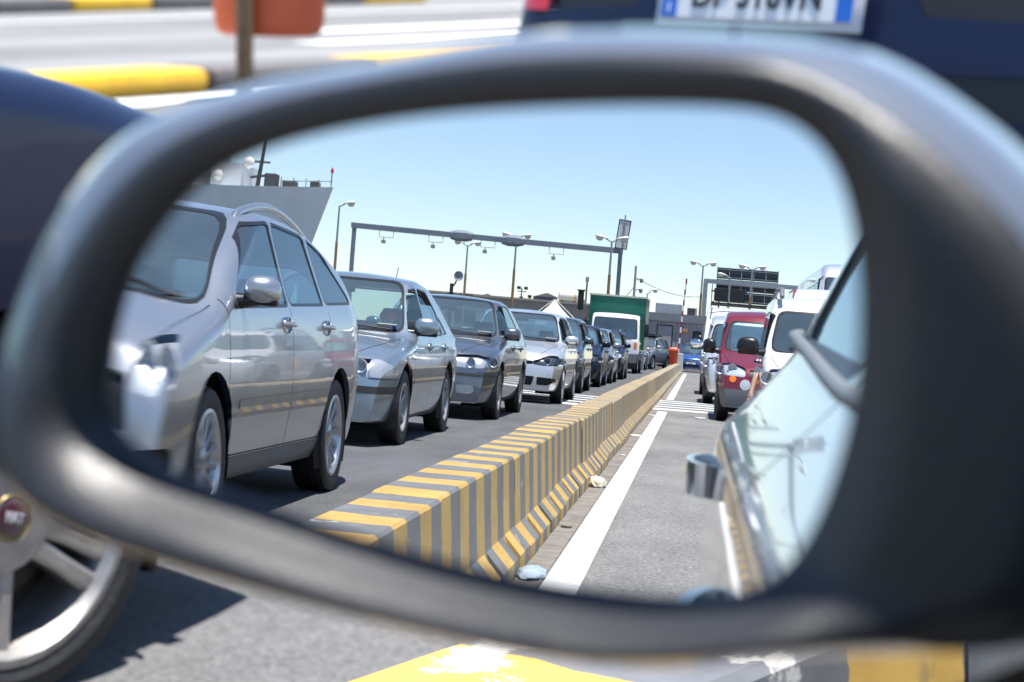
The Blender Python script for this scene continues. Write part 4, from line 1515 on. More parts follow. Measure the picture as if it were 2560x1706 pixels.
spw = spec_suv(P_NAVY, 'blue_estate_car')
spw['cuts'] = spw['cuts'] + [fr('tail_panel', [(.34, .99), (.40, .915), (.68, .905), (.68, 1.08), (.34, 1.08)], BLACK, 0, True, -.012, REAR),
                             fr('tail_light', [(.69, .90), (.86, .90), (.86, 1.08), (.69, 1.08)], REDLENS, 0, True, .004, REAR),
                             fr('bumper_strip', rect(-.86, .86, .69, .79), BLACK, 0, False, -.008, REAR)]
wag = make_car(spw)
fb = MB()
fb.box((0, -.006, 0), (.56, .012, .145), None, .004)
holder = fb.build('plate_holder', mat('plate holder', (.62, .63, .66), .4), wag, True, 40)
holder.location = (0, -2.108, .945)
holder.rotation_euler = (R(-12), 0, 0)
b = MB()
b.box((0, -.016, .006), (.52, .006, .112))
b.build('number_plate', PLATE, holder)
for s in (-1, 1):
    b = MB()
    b.box((s * .2385, -.0195, .006), (.043, .004, .112))
    b.build('plate_band', PLATEBLUE, holder)
text('DP 316VN', .098, INK, holder, Matrix.Translation((0, -.0205, .006)) @ Matrix.Rotation(R(90), 4, 'X'), 'plate_lettering', .0008, .0022, .83)
text('I', .03, PLATE, holder, Matrix.Translation((-.2385, -.0222, -.03)) @ Matrix.Rotation(R(90), 4, 'X'), 'plate_lettering', .0006, .001)
place(wag, -3.14, 4.9 + 2.10, 1.0, 'dark blue estate car with its number plate above the mirror', 'car', LQ)

# ------------------------------------------------------------------ the car the picture is taken from, and its mirror
own = make_car(spec_own())
place(own, .62, .05, 1.0, 'silver car whose wing mirror fills the picture', 'car')
OWN = Vector((.62, .05, 0))
M0 = Vector((-.3078, .3793, 1.0163))
AN = Vector((.2703, -.9589, .0867)).normalized()
AU = Vector((.9584, .2765, .0701)).normalized()
AV = Vector((-.0912, .0642, .9938)).normalized()
GLASS_RIM = [(-0.0895, -0.0108), (-0.0885, -0.004), (-0.0856, 0.0071), (-0.0803, 0.0186), (-0.0719, 0.0285), (-0.0621, 0.0367), (-0.0487, 0.0423), (-0.0293, 0.0461), (-0.007, 0.0482), (0.0187, 0.0486), (0.0434, 0.048), (0.0578, 0.0467), (0.0663, 0.0437), (0.0724, 0.0378), (0.0761, 0.0291), (0.078, 0.0156), (0.0778, 0.0028), (0.0764, -0.0084), (0.0735, -0.0198), (0.0691, -0.0313), (0.0628, -0.0411), (0.0544, -0.0463), (0.0414, -0.0477), (0.0249, -0.047), (-0.0007, -0.0438), (-0.0273, -0.0381), (-0.0549, -0.0304), (-0.0739, -0.0253), (-0.0835, -0.02), (-0.0883, -0.0151)]
BEZEL_RIM = [(-0.1133, -0.0172), (-0.1113, -0.0068), (-0.1046, 0.0071), (-0.0949, 0.0217), (-0.0835, 0.0351), (-0.069, 0.0452), (-0.0451, 0.0526), (-0.0178, 0.0562), (0.0059, 0.0585), (0.0269, 0.0586), (0.0473, 0.0577), (0.0592, 0.0565), (0.0678, 0.0537), (0.0785, 0.048), (0.0897, 0.0406), (0.1007, 0.0307), (0.1094, 0.0211), (0.1186, 0.0064), (0.1227, -0.0081), (0.1233, -0.0226), (0.121, -0.0373), (0.1151, -0.0486), (0.1033, -0.0537), (0.0807, -0.0553), (0.0611, -0.0567), (0.049, -0.0589), (0.0326, -0.0603), (0.0157, -0.0592), (-0.0015, -0.0571), (-0.0192, -0.0541), (-0.0374, -0.0507), (-0.056, -0.0467), (-0.0751, -0.0423), (-0.0898, -0.0386), (-0.1027, -0.0332), (-0.1106, -0.0259)]
SHELL_RIM = [(-0.1348, -0.0204), (-0.1332, -0.0083), (-0.127, 0.0084), (-0.1177, 0.0266), (-0.1076, 0.0391), (-0.0957, 0.0491), (-0.0822, 0.0537), (-0.0669, 0.0576), (-0.053, 0.0596), (-0.0394, 0.0608), (-0.0252, 0.0623), (-0.0112, 0.0644), (0.0034, 0.0661), (0.0282, 0.0656), (0.0503, 0.0634), (0.0668, 0.0607), (0.0789, 0.0559), (0.0907, 0.048), (0.1031, 0.0379), (0.113, 0.0264), (0.1212, 0.0125), (0.1263, -0.0029), (0.1269, -0.0221), (0.1237, -0.0416), (0.1144, -0.056), (0.0972, -0.0601), (0.073, -0.0618), (0.0522, -0.0633), (0.0393, -0.0656), (0.0218, -0.0671), (0.0038, -0.0661), (-0.0146, -0.0637), (-0.0334, -0.0606), (-0.0528, -0.057), (-0.0727, -0.0528), (-0.0931, -0.048), (-0.1087, -0.0441), (-0.1235, -0.0384), (-0.1319, -0.0306)]
NR = 160
MC = (-.002, .0005)


def radial(rim):
    """the rim as a radius for each of NR angles round the middle of the glass"""
    q = resample(chaikin(rim, 2, True), 900, True)
    pol = sorted((math.atan2((v - MC[1]) * 1.7, u - MC[0]), u, v) for u, v in q)
    pol = [(pol[-1][0] - 2 * math.pi, *pol[-1][1:])] + pol + [(pol[0][0] + 2 * math.pi, *pol[0][1:])]
    out = []
    j = 0
    for i in range(NR):
        a = -math.pi + 2 * math.pi * (i + .5) / NR
        while j < len(pol) - 2 and pol[j + 1][0] < a:
            j += 1
        k = (a - pol[j][0]) / max(pol[j + 1][0] - pol[j][0], 1e-9)
        out.append((pol[j][1] + (pol[j + 1][1] - pol[j][1]) * k, pol[j][2] + (pol[j + 1][2] - pol[j][2]) * k))
    return out


def at_mirror(u, v, c):
    return M0 + AU * u + AV * v + AN * c - OWN


RIMG, RIMB, RIMO = radial(GLASS_RIM), radial(BEZEL_RIM), radial(SHELL_RIM)
R_MIR, A0, A1 = 2.3229, 20.6775, .061409       # convex glass with a more strongly curved outer zone


def sag(u, v):
    t = max(0.0, -u - A1)
    return (u * u + v * v) / (2 * R_MIR) + A0 * t ** 3, u / R_MIR - 3 * A0 * t * t, v / R_MIR


vs, ns, fs = [], [], []
NG = 44
for i in range(NR):
    for k in range(NG + 1):
        s = k / NG * 1.006
        u, v = MC[0] + (RIMG[i][0] - MC[0]) * s, MC[1] + (RIMG[i][1] - MC[1]) * s
        z, zu, zv = sag(u, v)
        vs.append(at_mirror(u, v, -z))
        ns.append((AN + AU * zu + AV * zv).normalized())
for i in range(NR):
    j = (i + 1) % NR
    for k in range(NG):
        a, b_, c, d = i * (NG + 1) + k, j * (NG + 1) + k, j * (NG + 1) + k + 1, i * (NG + 1) + k + 1
        fs.append((a, d, c, b_) if k else (a, d, c))
me = bpy.data.meshes.new('mirror_glass')
me.from_pydata(vs, [], fs)
for p in me.polygons:
    p.use_smooth = True
me.normals_split_custom_set_from_vertices([tuple(n) for n in ns])
MIRROR = bpy.data.materials.new('mirror glass')
MIRROR.use_nodes = True
t = MIRROR.node_tree
t.nodes.remove(t.nodes['Principled BSDF'])
gl = t.nodes.new('ShaderNodeBsdfGlossy')
gl.inputs['Roughness'].default_value = 0
gl.inputs['Color'].default_value = (.61, .625, .65, 1)
t.links.new(gl.outputs['BSDF'], t.nodes['Material Output'].inputs['Surface'])
me.materials.append(MIRROR)


def rings(name, lst, m, parent, close=False):
    vs, fs = [], []
    for r in lst:
        vs += r
    for a in range(len(lst) - 1):
        for i in range(NR):
            j = (i + 1) % NR
            fs.append((a * NR + i, a * NR + j, (a + 1) * NR + j, (a + 1) * NR + i))
    b = MB()
    b.add(vs, fs)
    if close:
        b.f.append(tuple((len(lst) - 1) * NR + i for i in range(NR)))
    return b.build(name, m, parent, True, 50)


def blend(f, c, A, B):
    return [at_mirror(a[0] + (b[0] - a[0]) * f, a[1] + (b[1] - a[1]) * f, c(i) if callable(c) else c) for i, (a, b) in enumerate(zip(A, B))]


# shell in a darker copy of the body paint: from its rim round the back of the housing
zero = [MC] * NR
shell_rings = [blend(0, .001, RIMB, RIMO), blend(.35, -.004, RIMB, RIMO), blend(.75, -.016, RIMB, RIMO), blend(1.0, -.032, RIMB, RIMO)]
for f, c in ((.955, -.045), (.90, -.058), (.83, -.072), (.74, -.086), (.6, -.098), (.4, -.107), (.2, -.110)):
    shell_rings.append(blend(f, c, zero, RIMO))
housing = rings('wing_mirror', shell_rings, paint('mirror shell paint', (.13, .14, .16), .5, .4), own, True)
gm = link('mirror_glass', me, housing)
PLB = mat('mirror bezel plastic', (.024, .025, .028), .36, noise=.15, scale=60, bump=.12, bscale=700)
bz = [blend(.0, -.006, RIMG, RIMB), blend(.0, .0005, RIMG, RIMB)]
L_ = [math.dist(a, b) for a, b in zip(RIMG, RIMB)]
for f in (.06, .13, .22, .32, .44, .56, .68, .78, .86, .93, 1.0):
    def cz(i, f=f):
        d = f * L_[i]
        e = (1 - f) * L_[i]
        dn = max(0.0, min(1.0, -(RIMB[i][1] - MC[1]) / .045)) * sm(.10, .06, RIMB[i][0])
        return .0005 + .0065 * min(1, d / .010) ** .8 * min(1, e / .010) ** .55 + .012 * dn * sm(.02, .80, f) * (1 - sm(.84, 1.0, f))
    bz.append(blend(f, cz, RIMG, RIMB))
rings('bezel', bz, PLB, housing)
b = MB()
b.path([at_mirror(.06, -.02, -.07), at_mirror(.12, -.025, -.065), at_mirror(.19, -.04, -.06), at_mirror(.26, -.05, -.05)], [.034, .036, .040, .045], 14)
b.build('mirror_foot', PLB, housing, True, 60)
b = MB()
b.path([tuple(Vector((-.172, y, 1.052)) - OWN) for y in ()] or [tuple(Vector(q) - OWN) for q in ((-.182, -.04, .998), (-.178, -.30, 1.004), (-.173, -.5, 1.012), (-.167, -.8, 1.028), (-.158, -1.22, 1.048), (-.150, -1.25, 1.05))], .0065, 8)
b.build('belt_moulding', mat('grey moulding', (.20, .21, .22), .45), own, True, 60)

# ------------------------------------------------------------------ lamps, portals, signs and poles
OCHRE = mat('ochre rusty paint', (.30, .20, .09), .7, noise=.45, scale=3)
LAMPW = mat('lamp housing', (.62, .62, .60), .45)
LAMPG = mat('lamp bowl glass', (.60, .58, .52), .2, coat=.5)


def lamp(x, y, z, arms, label, post=OCHRE, k=1.0, grp='street lamps along the queue', turn=0.0):
    o = thing('street_lamp', label, 'street lamp', (x, y, 0), turn, grp)
    b = MB()
    b.tube((0, 0, 0), (0, 0, z * .72), .105 * k, .085 * k, 10)
    b.build('pole', post, o, True)
    b = MB()
    b.tube((0, 0, z * .72), (0, 0, z - .1), .07 * k, .055 * k, 10)
    b.build('pole_top', STEEL, o, True)
    for s in arms:
        b = MB()
        b.path([(0, 0, z - .15), (s * .14 * k, 0, z - .08), (s * .34 * k, 0, z + .02)], .04 * k, 8)
        b.build('arm', STEEL, o, True, 60)
        hd = MB()
        bm = bmesh.new()
        bmesh.ops.create_uvsphere(bm, u_segments=16, v_segments=10, radius=1)
        for v in bm.verts:
            t_ = (v.co.x + 1) / 2
            v.co = Vector((v.co.x * .40, v.co.y * (.13 + .14 * t_), v.co.z * (.05 + .11 * t_) * (1 if v.co.z > 0 else .6)))
        M = Matrix.Translation((s * .60 * k, 0, z + .10)) @ Matrix.Diagonal((s * k, k, k, 1)) @ Matrix.Rotation(R(-9), 4, 'Y')
        hd.bm(bm, M)
        h = hd.build('lamp_head', LAMPW, o, True, 60)
        bo = MB()
        bm = bmesh.new()
        bmesh.ops.create_uvsphere(bm, u_segments=14, v_segments=8, radius=1)
        for v in bm.verts:
            v.co = Vector((v.co.x * .22, v.co.y * .17, v.co.z * .16))
        bo.bm(bm, Matrix.Translation((s * .72 * k, 0, z + .04)) @ Matrix.Diagonal((k, k, k, 1)))
        bo.build('lamp_bowl', LAMPG, h, True, 60)
    return o


lamp(-22.3, -100, 7.9, (1,), 'single armed street lamp rising behind the silver people carrier')
lamp(-16.7, -118, 7.15, (-1, 1), 'twin street lamp half hidden behind the portal beam above the grey saloon')
lamp(-12.4, -110, 7.45, (-1, 1), 'twin street lamp whose heads stand just above the portal beam')
lamp(-5.55, -98, 7.0, (-1, 1), 'twin street lamp beside the right post of the portal over the lorry')
lamp(-.25, -125, 7.4, (-1, 1), 'twin street lamp on a pale pole left of the big sign backs')
lamp(3.2, -122, 7.25, (-1, 1), 'twin street lamp in front of the big sign backs')
lamp(1.9, -134, 7.1, (-1,), 'single armed lamp on a yellow post in front of the left edge of the sign')
lamp(-3.0, -88, 3.95, (1,), 'low single lamp with a camera just above the lorry box', STEEL, .55)

# lane control portal
PORTAL = mat('portal grey paint', (.19, .22, .26), .55, .2, noise=.15, scale=1.5)
o = thing('portal', 'wide grey steel portal spanning the lanes behind the queue', 'gantry', (0, -105, 0))
for x, z in ((-22.3, 7.0), (-5.35, 6.75)):
    b = MB()
    b.box((x, 0, z / 2), (.25, .25, z), None, .02)
    b.build('post', PORTAL, o)
b = MB()
x0, x1, z0, z1 = -22.5, -5.2, 7.03, 6.78
b.add([(x0, -.15, z0 - .16), (x1, -.15, z1 - .16), (x1, .15, z1 - .16), (x0, .15, z0 - .16), (x0, -.15, z0 + .16), (x1, -.15, z1 + .16), (x1, .15, z1 + .16), (x0, .15, z0 + .16)],
      [(0, 1, 2, 3), (4, 7, 6, 5), (0, 4, 5, 1), (1, 5, 6, 2), (2, 6, 7, 3), (3, 7, 4, 0)])
b.build('beam', PORTAL, o)
for x in (-15.34, -12.07):
    b = MB()
    zz = z0 + (z1 - z0) * (x - x0) / (x1 - x0)
    b.lathe([(.24, -.7), (.34, -.3), (.34, .3), (.24, .7)], 6, Matrix.Translation((x, 0, zz)) @ Matrix.Rotation(R(30), 4, 'X'))
    b.build('splice_box', PORTAL, o)
for x in (-20.13, -16.92, -13.6, -9.29):
    zz = z0 + (z1 - z0) * (x - x0) / (x1 - x0) - .16
    b = MB()
    b.path([(x - .45, .25, zz + .1), (x - .45, .25, zz - .38), (x + .45, .25, zz - .38), (x + .45, .25, zz + .1)], .035, 6)
    b.tube((x - .15, .25, zz - .38), (x - .15, .25, zz - .58), .03)
    b.box((x - .15, .30, zz - .66), (.22, .4, .2))
    c = b.build('camera_bracket', STEEL, o)
o = thing('lane_sign', 'tilted white sign panel on the top of the right portal post', 'sign', (-5.25, -104.6, 7.75), R(12))
b = MB()
b.box((0, 0, 0), (.75, .05, 1.75), Matrix.Rotation(R(6), 4, 'Y'))
b.build('panel', mat('panel grey', (.62, .63, .62), .5), o)
b = MB()
for a, c in (((-.36, 0), (.05, 1.7)), ((.36, 0), (.05, 1.7)), ((0, .85), (.75, .05)), ((0, -.85), (.75, .05))):
    b.box((a[0], .03, a[1]), (c[0], .05, c[1]), Matrix.Rotation(R(6), 4, 'Y'))
b.build('frame', BLACK, o)['kind'] = 'stuff'
b = MB()
b.tube((.08, .08, -.8), (.08, .08, 1.15), .045)
b.tube((.0, .06, .45), (.0, .12, .45), .06)
b.build('post', STEEL, o)

# sign backs on their gantry
SGN = mat('sign back', (.018, .024, .034), .45)
SGB = mat('sign bars', (.27, .30, .33), .5, .2)
o = thing('sign_gantry', 'large dark sign backs with a grid of bars on a grey gantry', 'sign', (0, -140, 0))
for i in range(5):
    for j in range(3):
        b = MB()
        b.box((1.42 + i * .98, 0, 7.58 - j * .92), (.93, .05, .87))
        b.build('panel', SGN, o)
for i in range(6):
    b = MB()
    b.box((.93 + i * .98, .06, 6.68), (.07, .09, 2.8))
    b.build('upright_bar', SGB, o)
for j in range(5):
    b = MB()
    b.box((3.38, .10, 7.88 - j * .61), (4.9, .06, .05))
    b.build('cross_bar', SGB, o)
b = MB()
b.box((4.6, .5, 6.85), (9.4, .3, .34))
b.build('beam', SGB, o)
b = MB()
b.box((.05, .5, 3.4), (.36, .36, 6.8))
b.build('post', SGB, o)
o = thing('matrix_sign', 'black matrix display hanging below the gantry left of the lamp post', 'sign', (2.0, -138, 0))
b = MB()
b.box((0, 0, 5.8), (2.45, .35, .98), None, .03)
b.build('display_box', BLACK, o)
b = MB()
b.box((-1.35, .1, 6.05), (.25, .3, .12))
b.box((1.3, .1, 6.15), (.2, .3, .14))
b.build('flasher', DARKBOWL, o)['kind'] = 'stuff'
b = MB()
b.tube((-.8, 0, 0), (-.8, 0, 5.4), .06)
b.build('post', OCHRE, o)
b = MB()
b.tube((-1.4, -.3, 0), (-1.4, -.3, 6.6), .04)
b.build('conduit', STEEL, o)

o = thing('camera_pole', 'thin pole with two dome cameras and wires above the lorry', 'pole', (-3.95, -95, 0))
b = MB()
b.tube((0, 0, 0), (0, 0, 5.5), .09, .06)
b.build('pole', STEEL, o, True)
for z in (4.75, 4.2):
    b = MB()
    b.tube((0, 0, z), (.3, .05, z + .06), .03)
    b.lathe([(.001, .1), (.1, .08), (.11, -.02), (.08, -.12), (.001, -.15)], 12, Matrix.Translation((.36, .05, z)), 'Z')
    b.build('dome_camera', STEEL, o, True, 50)
b = MB()
b.box((.02, .06, 3.6), (.3, .12, .2))
b.build('junction_box', STEEL, o)
for nm, a, c, sg in (('a', (-3.95, -95, 4.9), (-.25, -125, 5.1), .35), ('b', (-3.95, -95, 4.4), (-6.9, -104, 2.2), .3)):
    b = MB()
    pts = []
    for i in range(15):
        q = i / 14
        pts.append(tuple(a[j] + (c[j] - a[j]) * q - (sg * 4 * q * (1 - q) if j == 2 else 0) for j in range(3)))
    b.path(pts, .018, 5)
    tag(b.build('overhead_wire', BLACK), 'thin wire running from the camera pole ' + ('to the pale twin lamp' if nm == 'a' else 'down behind the lorry'), 'wire', 'wires of the camera pole')

o = thing('floodlight_pole', 'dark pole with a round spotlight above the ice silver saloon', 'pole', (-9.15, -60, 0))
b = MB()
b.tube((0, 0, 0), (0, 0, 2.75), .075, .065)
b.build('pole', BLACK, o, True)
b = MB()
b.path([(0, 0, 2.6), (.12, 0, 2.75), (.2, 0, 2.95)], .03, 6)
b.build('arm', BLACK, o)
b = MB()
b.lathe([(.001, -.12), (.10, -.10), (.17, .02), (.175, .06), (.15, .05), (.05, .0), (.001, .0)], 16, Matrix.Translation((.22, 0, 3.02)) @ Matrix.Rotation(R(70), 4, 'Z'))
b.build('spotlight', STEEL, o, True, 50)
for nm, x, y, z, lb in (('slim_pole', -7.0, -101, 4.85, 'slim rusty pole with a small head left of the lorry'),):
    o = thing(nm, lb, 'pole', (x, y, 0))
    b = MB()
    b.tube((0, 0, 0), (0, 0, z), .06, .05)
    b.build('pole', mat('rusty pole', (.16, .12, .11), .8, noise=.3, scale=3), o, True)
    b = MB()
    b.box((0, 0, z - .05), (.2, .2, .3), None, .04)
    b.box((-.06, 0, z - 1.35), (.16, .14, .22))
    b.build('head', STEEL, o)['kind'] = 'stuff'
o = thing('traffic_signal', 'narrow black signal box on a thin pole left of the lorry', 'signal', (-5.85, -80, 0), R(-4))
b = MB()
b.tube((0, 0, 0), (.0, 0, 2.7), .035)
b.build('pole', STEEL, o, True)
b = MB()
b.box((0, 0, 3.05), (.28, .2, .86), None, .03)
b.box((0, .02, 3.5), (.38, .22, .06))
b.build('signal_box', BLACK, o)
o = thing('floodlight_mast', 'far floodlight mast with two clusters over the grey saloon', 'mast', (-21.2, -200, 0))
for x, z in ((0, 6.9), (1.0, 5.9)):
    b = MB()
    b.tube((x, 0, 0), (x, 0, z), .09)
    b.build('mast', STEEL, o)
b = MB()
for x, z in ((-.35, 6.9), (.5, 6.9), (.0, 5.75), (1.0, 6.0)):
    b.box((x, 0, z), (.45, .3, .35), None, .06)
b.tube((-.5, 0, 6.5), (.6, 0, 6.5), .05)
b.build('floodlight', PLASTIC, o)['kind'] = 'stuff'

# raised barrier arm, bin on its foot
REDP = mat('red barrier paint', (.22, .02, .04), .5)
o = thing('barrier_arm', 'raised red and white barrier arm behind the orange bin', 'barrier arm', (-1.12, -88, 0))
b = MB()
b.box((0, 0, .5), (.35, .35, 1.0), None, .03)
b.build('drive_box', mat('drive box', (.5, .5, .48), .5), o)
for i in range(14):
    b = MB()
    z = .95 + i * .27
    b.box((-.10 + .022 * (z - .95) * 2.2, .22, z + .135), (.085, .06, .268))
    b.build('arm_segment', REDP if i % 2 else WHITEP, o)
ORANGE = mat('orange bin plastic', (.62, .075, .02), .45, noise=.12, scale=4)
ORANGED = mat('orange bin lid', (.75, .09, .03), .35)


def bin_(x, y, z, label, k=1.0):
    o = thing('litter_bin', label, 'litter bin', (x, y, z))
    b = MB()
    pr = [(-.17, -.13), (.17, -.13), (.17, .13), (-.17, .13)]
    rd = roundpoly(pr, 2, .05)
    vs, fs = [], []
    lv = [(.86, 0), (.90, .02), (1.12, .52), (1.22, .54), (1.22, .60), (1.10, .60), (1.0, .50)]
    for s, zz in lv:
        vs += [(px * s * k, py * s * k, zz * k) for px, py in rd]
    n = len(rd)
    for a in range(len(lv) - 1):
        for i in range(n):
            fs.append((a * n + i, a * n + (i + 1) % n, (a + 1) * n + (i + 1) % n, (a + 1) * n + i))
    fs.append(tuple(range(n))[::-1])
    b.add(vs, fs)
    b.build('bucket', ORANGE, o, True, 40)
    b = MB()
    vs, fs = [], []
    lv = [(1.25, .60), (1.25, .64), (1.05, .70), (.9, .72)]
    for s, zz in lv:
        vs += [(px * s * k, py * s * k, zz * k) for px, py in rd]
    for a in range(len(lv) - 1):
        for i in range(n):
            fs.append((a * n + i, a * n + (i + 1) % n, (a + 1) * n + (i + 1) % n, (a + 1) * n + i))
    fs.append(tuple((len(lv) - 1) * n + i for i in range(n)))
    b.add(vs, fs)
    b.build('lid', ORANGED, o, True, 40)
    return o


o = bin_(-1.42, -85.0, .42, 'orange litter bin standing at the far end of the reflected barrier', 1.15)
b = MB()
b.add([(x * s - 1.42 + dx, y * s - 85.0, z) for s, z, dx in ((1, 0, .06), (.72, .42, 0)) for x, y in ((-.36, -.3), (.36, -.3), (.36, .3), (-.36, .3))],
      [(0, 1, 2, 3), (4, 7, 6, 5), (0, 4, 5, 1), (1, 5, 6, 2), (2, 6, 7, 3), (3, 7, 4, 0)])
tag(b.build('concrete_block', mat('old concrete', (.30, .26, .21), .9, noise=.3, scale=4)), 'brown concrete foot under the orange bin at the barrier end', 'concrete block')
# bin on a rusty post across the road, direct view
o = thing('post_bin', 'orange litter bin on a rusty post beyond the blue city car', 'litter bin', (-10.9, 11.1, 0), R(20))
b = MB()
b.tube((0, 0, 0), (0, 0, 2.1), .055)
b.build('post', mat('rusty post', (.26, .16, .085), .8, noise=.5, scale=9), o, True)
b = MB()
vs, fs = [], []
n = 28
for s, zz in ((.80, .43), (.94, .455), (1.0, .53), (1.04, 1.05), (1.07, 1.07), (1.02, 1.10)):
    vs += [(.06 + s * .37 * math.cos(2 * math.pi * i / n), .24 + s * .18 * math.sin(2 * math.pi * i / n), zz) for i in range(n)]
for a in range(5):
    for i in range(n):
        fs.append((a * n + i, a * n + (i + 1) % n, (a + 1) * n + (i + 1) % n, (a + 1) * n + i))
fs.append(tuple(range(n))[::-1])
fs.append(tuple(5 * n + i for i in range(n)))
b.add(vs, fs)
b.build('bucket', mat('sun bleached orange plastic', (.78, .14, .05), .5, noise=.2, scale=2), o, True, 40)

# ------------------------------------------------------------------ buildings and the ship
KW = mat('mauve grey cladding', (.40, .365, .365), .7, noise=.12, scale=2)
KF = mat('grey fascia', (.19, .20, .21), .6)
o = thing('kiosk', 'low flat roofed kiosk with ribbed mauve walls behind the orange bin', 'kiosk', (-3.1, -104, 0))
b = MB()
b.box((0, 0, 1.4), (6.2, 4.0, 2.8))
b.build('wall', mat('kiosk core', (.22, .2, .2), .8), o)
for i in range(16):
    b = MB()
    b.box((-2.9 + i * .387, 2.02, 1.4), (.365, .05, 2.78))
    b.build('cladding_panel', KW, o)
b = MB()
b.box((0, 0, 3.02), (6.5, 4.4, .46))
b.build('roof', KF, o)
b = MB()
b.box((.85, 2.06, 1.25), (.86, .05, 2.5))
d = b.build('door', KW, o)
b = MB()
for c, s in (((.40, 1.27), (.05, 2.55)), ((1.30, 1.27), (.05, 2.55)), ((.85, 2.54), (.95, .05))):
    b.box((c[0], 2.08, c[1]), (s[0], .05, s[1]))
b.build('door_frame', BLACK, d)['kind'] = 'stuff'
b = MB()
b.box((2.75, 2.06, 1.95), (.5, .05, .8))
b.build('window', BLACK, o)
b = MB()
b.box((2.05, 2.10, 2.32), (.32, .12, .24), None, .03)
b.build('alarm_box', mat('faded orange', (.45, .2, .09), .6), o)
b = MB()
b.box((-.15, 0, 0), (1.6, 1.2, .62), None, .03)
o = b.build('roof_tank', mat('zinc tank', (.33, .37, .40), .55, .2, noise=.2, scale=1.5))
o.location = (-2.0, -105, 3.57)
tag(o, 'grey metal tank on the kiosk roof left of the barrier arm', 'tank')
o = thing('air_conditioner', 'boxy air conditioner with a dark grille on the kiosk roof', 'air conditioner', (-.72, -104, 3.25))
b = MB()
b.box((0, 0, .24), (.62, .5, .46), None, .02)
b.build('housing', mat('ac housing', (.40, .40, .37), .6), o)
for i in range(5):
    b = MB()
    b.box((-.04, .26, .08 + i * .08), (.46, .02, .05))
    b.build('louvre', BLACK, o)

SHED = mat('beige shed wall', (.34, .31, .26), .85, noise=.2, scale=.6)
o = thing('shed', 'long low beige shed behind the bright silver hatchback', 'shed', (-12.6, -122, 0))
b = MB()
b.box((0, 0, 1.85), (14.5, 7, 3.7))
b.build('wall', SHED, o)
b = MB()
b.box((0, 0, 3.76), (14.8, 7.3, .14))
b.build('roof', mat('shed roof', (.30, .28, .24), .8), o)
for x in (-4, -1, 2, 5):
    b = MB()
    b.box((x, 3.51, 2.3), (1.5, .06, .8))
    b.build('window', PLASTIC, o)
o = thing('storage_tank', 'cream horizontal storage tank with an orange band beside the tent', 'tank', (-9.6, -121.5, 3.83))
b = MB()
b.lathe([(.001, -.75), (.28, -.72), (.38, -.62), (.38, .62), (.28, .72), (.001, .75)], 24, Matrix.Translation((0, 0, .42)))
b.build('drum', mat('cream tank', (.62, .60, .55), .5, noise=.1, scale=2), o, True, 40)
b = MB()
b.lathe([(.386, .42), (.386, .56)], 24, Matrix.Translation((0, 0, .42)))
b.build('band', mat('tank band', (.6, .35, .1), .5), o, True)
b = MB()
for x in (-.45, .45):
    b.box((x, 0, .06), (.14, .6, .12))
b.build('cradle', BLACK, o)['kind'] = 'stuff'
for x, y, w_, z, lb in ((-20.4, -160, 1.7, 4.55, 'small grey gabled tower house above the grey saloon roof'), (-15.2, -165, 2.0, 5.2, 'grey gabled tower house behind the white tent')):
    o = thing('tower_house', lb, 'building', (x, y, 0), R(-14), 'gabled harbour tower houses')
    b = MB()
    b.box((0, 0, z / 2), (w_, 2.4, z))
    b.build('wall', mat('tower wall', (.16, .175, .20), .8, noise=.25, scale=1.2), o)
    b = MB()
    q = w_ / 2 + .15
    b.add([(-q, -1.35, z - .02), (q, -1.35, z - .02), (0, -1.35, z + .36), (-q, 1.35, z - .02), (q, 1.35, z - .02), (0, 1.35, z + .36)], [(0, 2, 1), (3, 4, 5), (0, 3, 5, 2), (1, 2, 5, 4), (0, 1, 4, 3)])
    b.build('roof', mat('tower roof', (.20, .19, .19), .7), o)
    for xx in (-.45, 0, .45):
        b = MB()
        b.box((xx * w_ * .65, 1.21, z - .55), (w_ * .18, .04, .45))
        b.build('window', BLACK, o)
TENT = mat('white tent cloth', (.80, .80, .78), .7, bump=.2, bscale=2)
o = thing('tent', 'white pointed tent canopy with guy ropes behind the silver hatchback', 'tent', (-8.75, -100, 0))
vs, fs = [], []
lv = [(1.25, 2.0), (1.25, 2.25), (.75, 2.62), (.32, 3.05), (.03, 3.42)]
for s, z in lv:
    for k in range(4):
        for t_ in (0, .33, .67):
            c0, c1 = [((-1, -1), (1, -1), (1, 1), (-1, 1))[(k + e) % 4] for e in (0, 1)]
            px, py = c0[0] + (c1[0] - c0[0]) * t_, c0[1] + (c1[1] - c0[1]) * t_
            vs.append((px * s, py * s, z))
for a in range(len(lv) - 1):
    for i in range(12):
        fs.append((a * 12 + i, a * 12 + (i + 1) % 12, (a + 1) * 12 + (i + 1) % 12, (a + 1) * 12 + i))
b = MB()
b.add(vs, fs)
b.build('canopy', TENT, o, True, 25)
for x in (-1.2, 1.2):
    for y in (-1.2, 1.2):
        b = MB()
        b.tube((x, y, 0), (x, y, 2.1), .03)
        b.build('leg', STEEL, o)
for s in (-1, 1):
    b = MB()
    b.tube((0, 0, 3.5), (s * 2.3, .4, 1.6), .016, n=5)
    b.build('guy_rope', WHITEP, o)

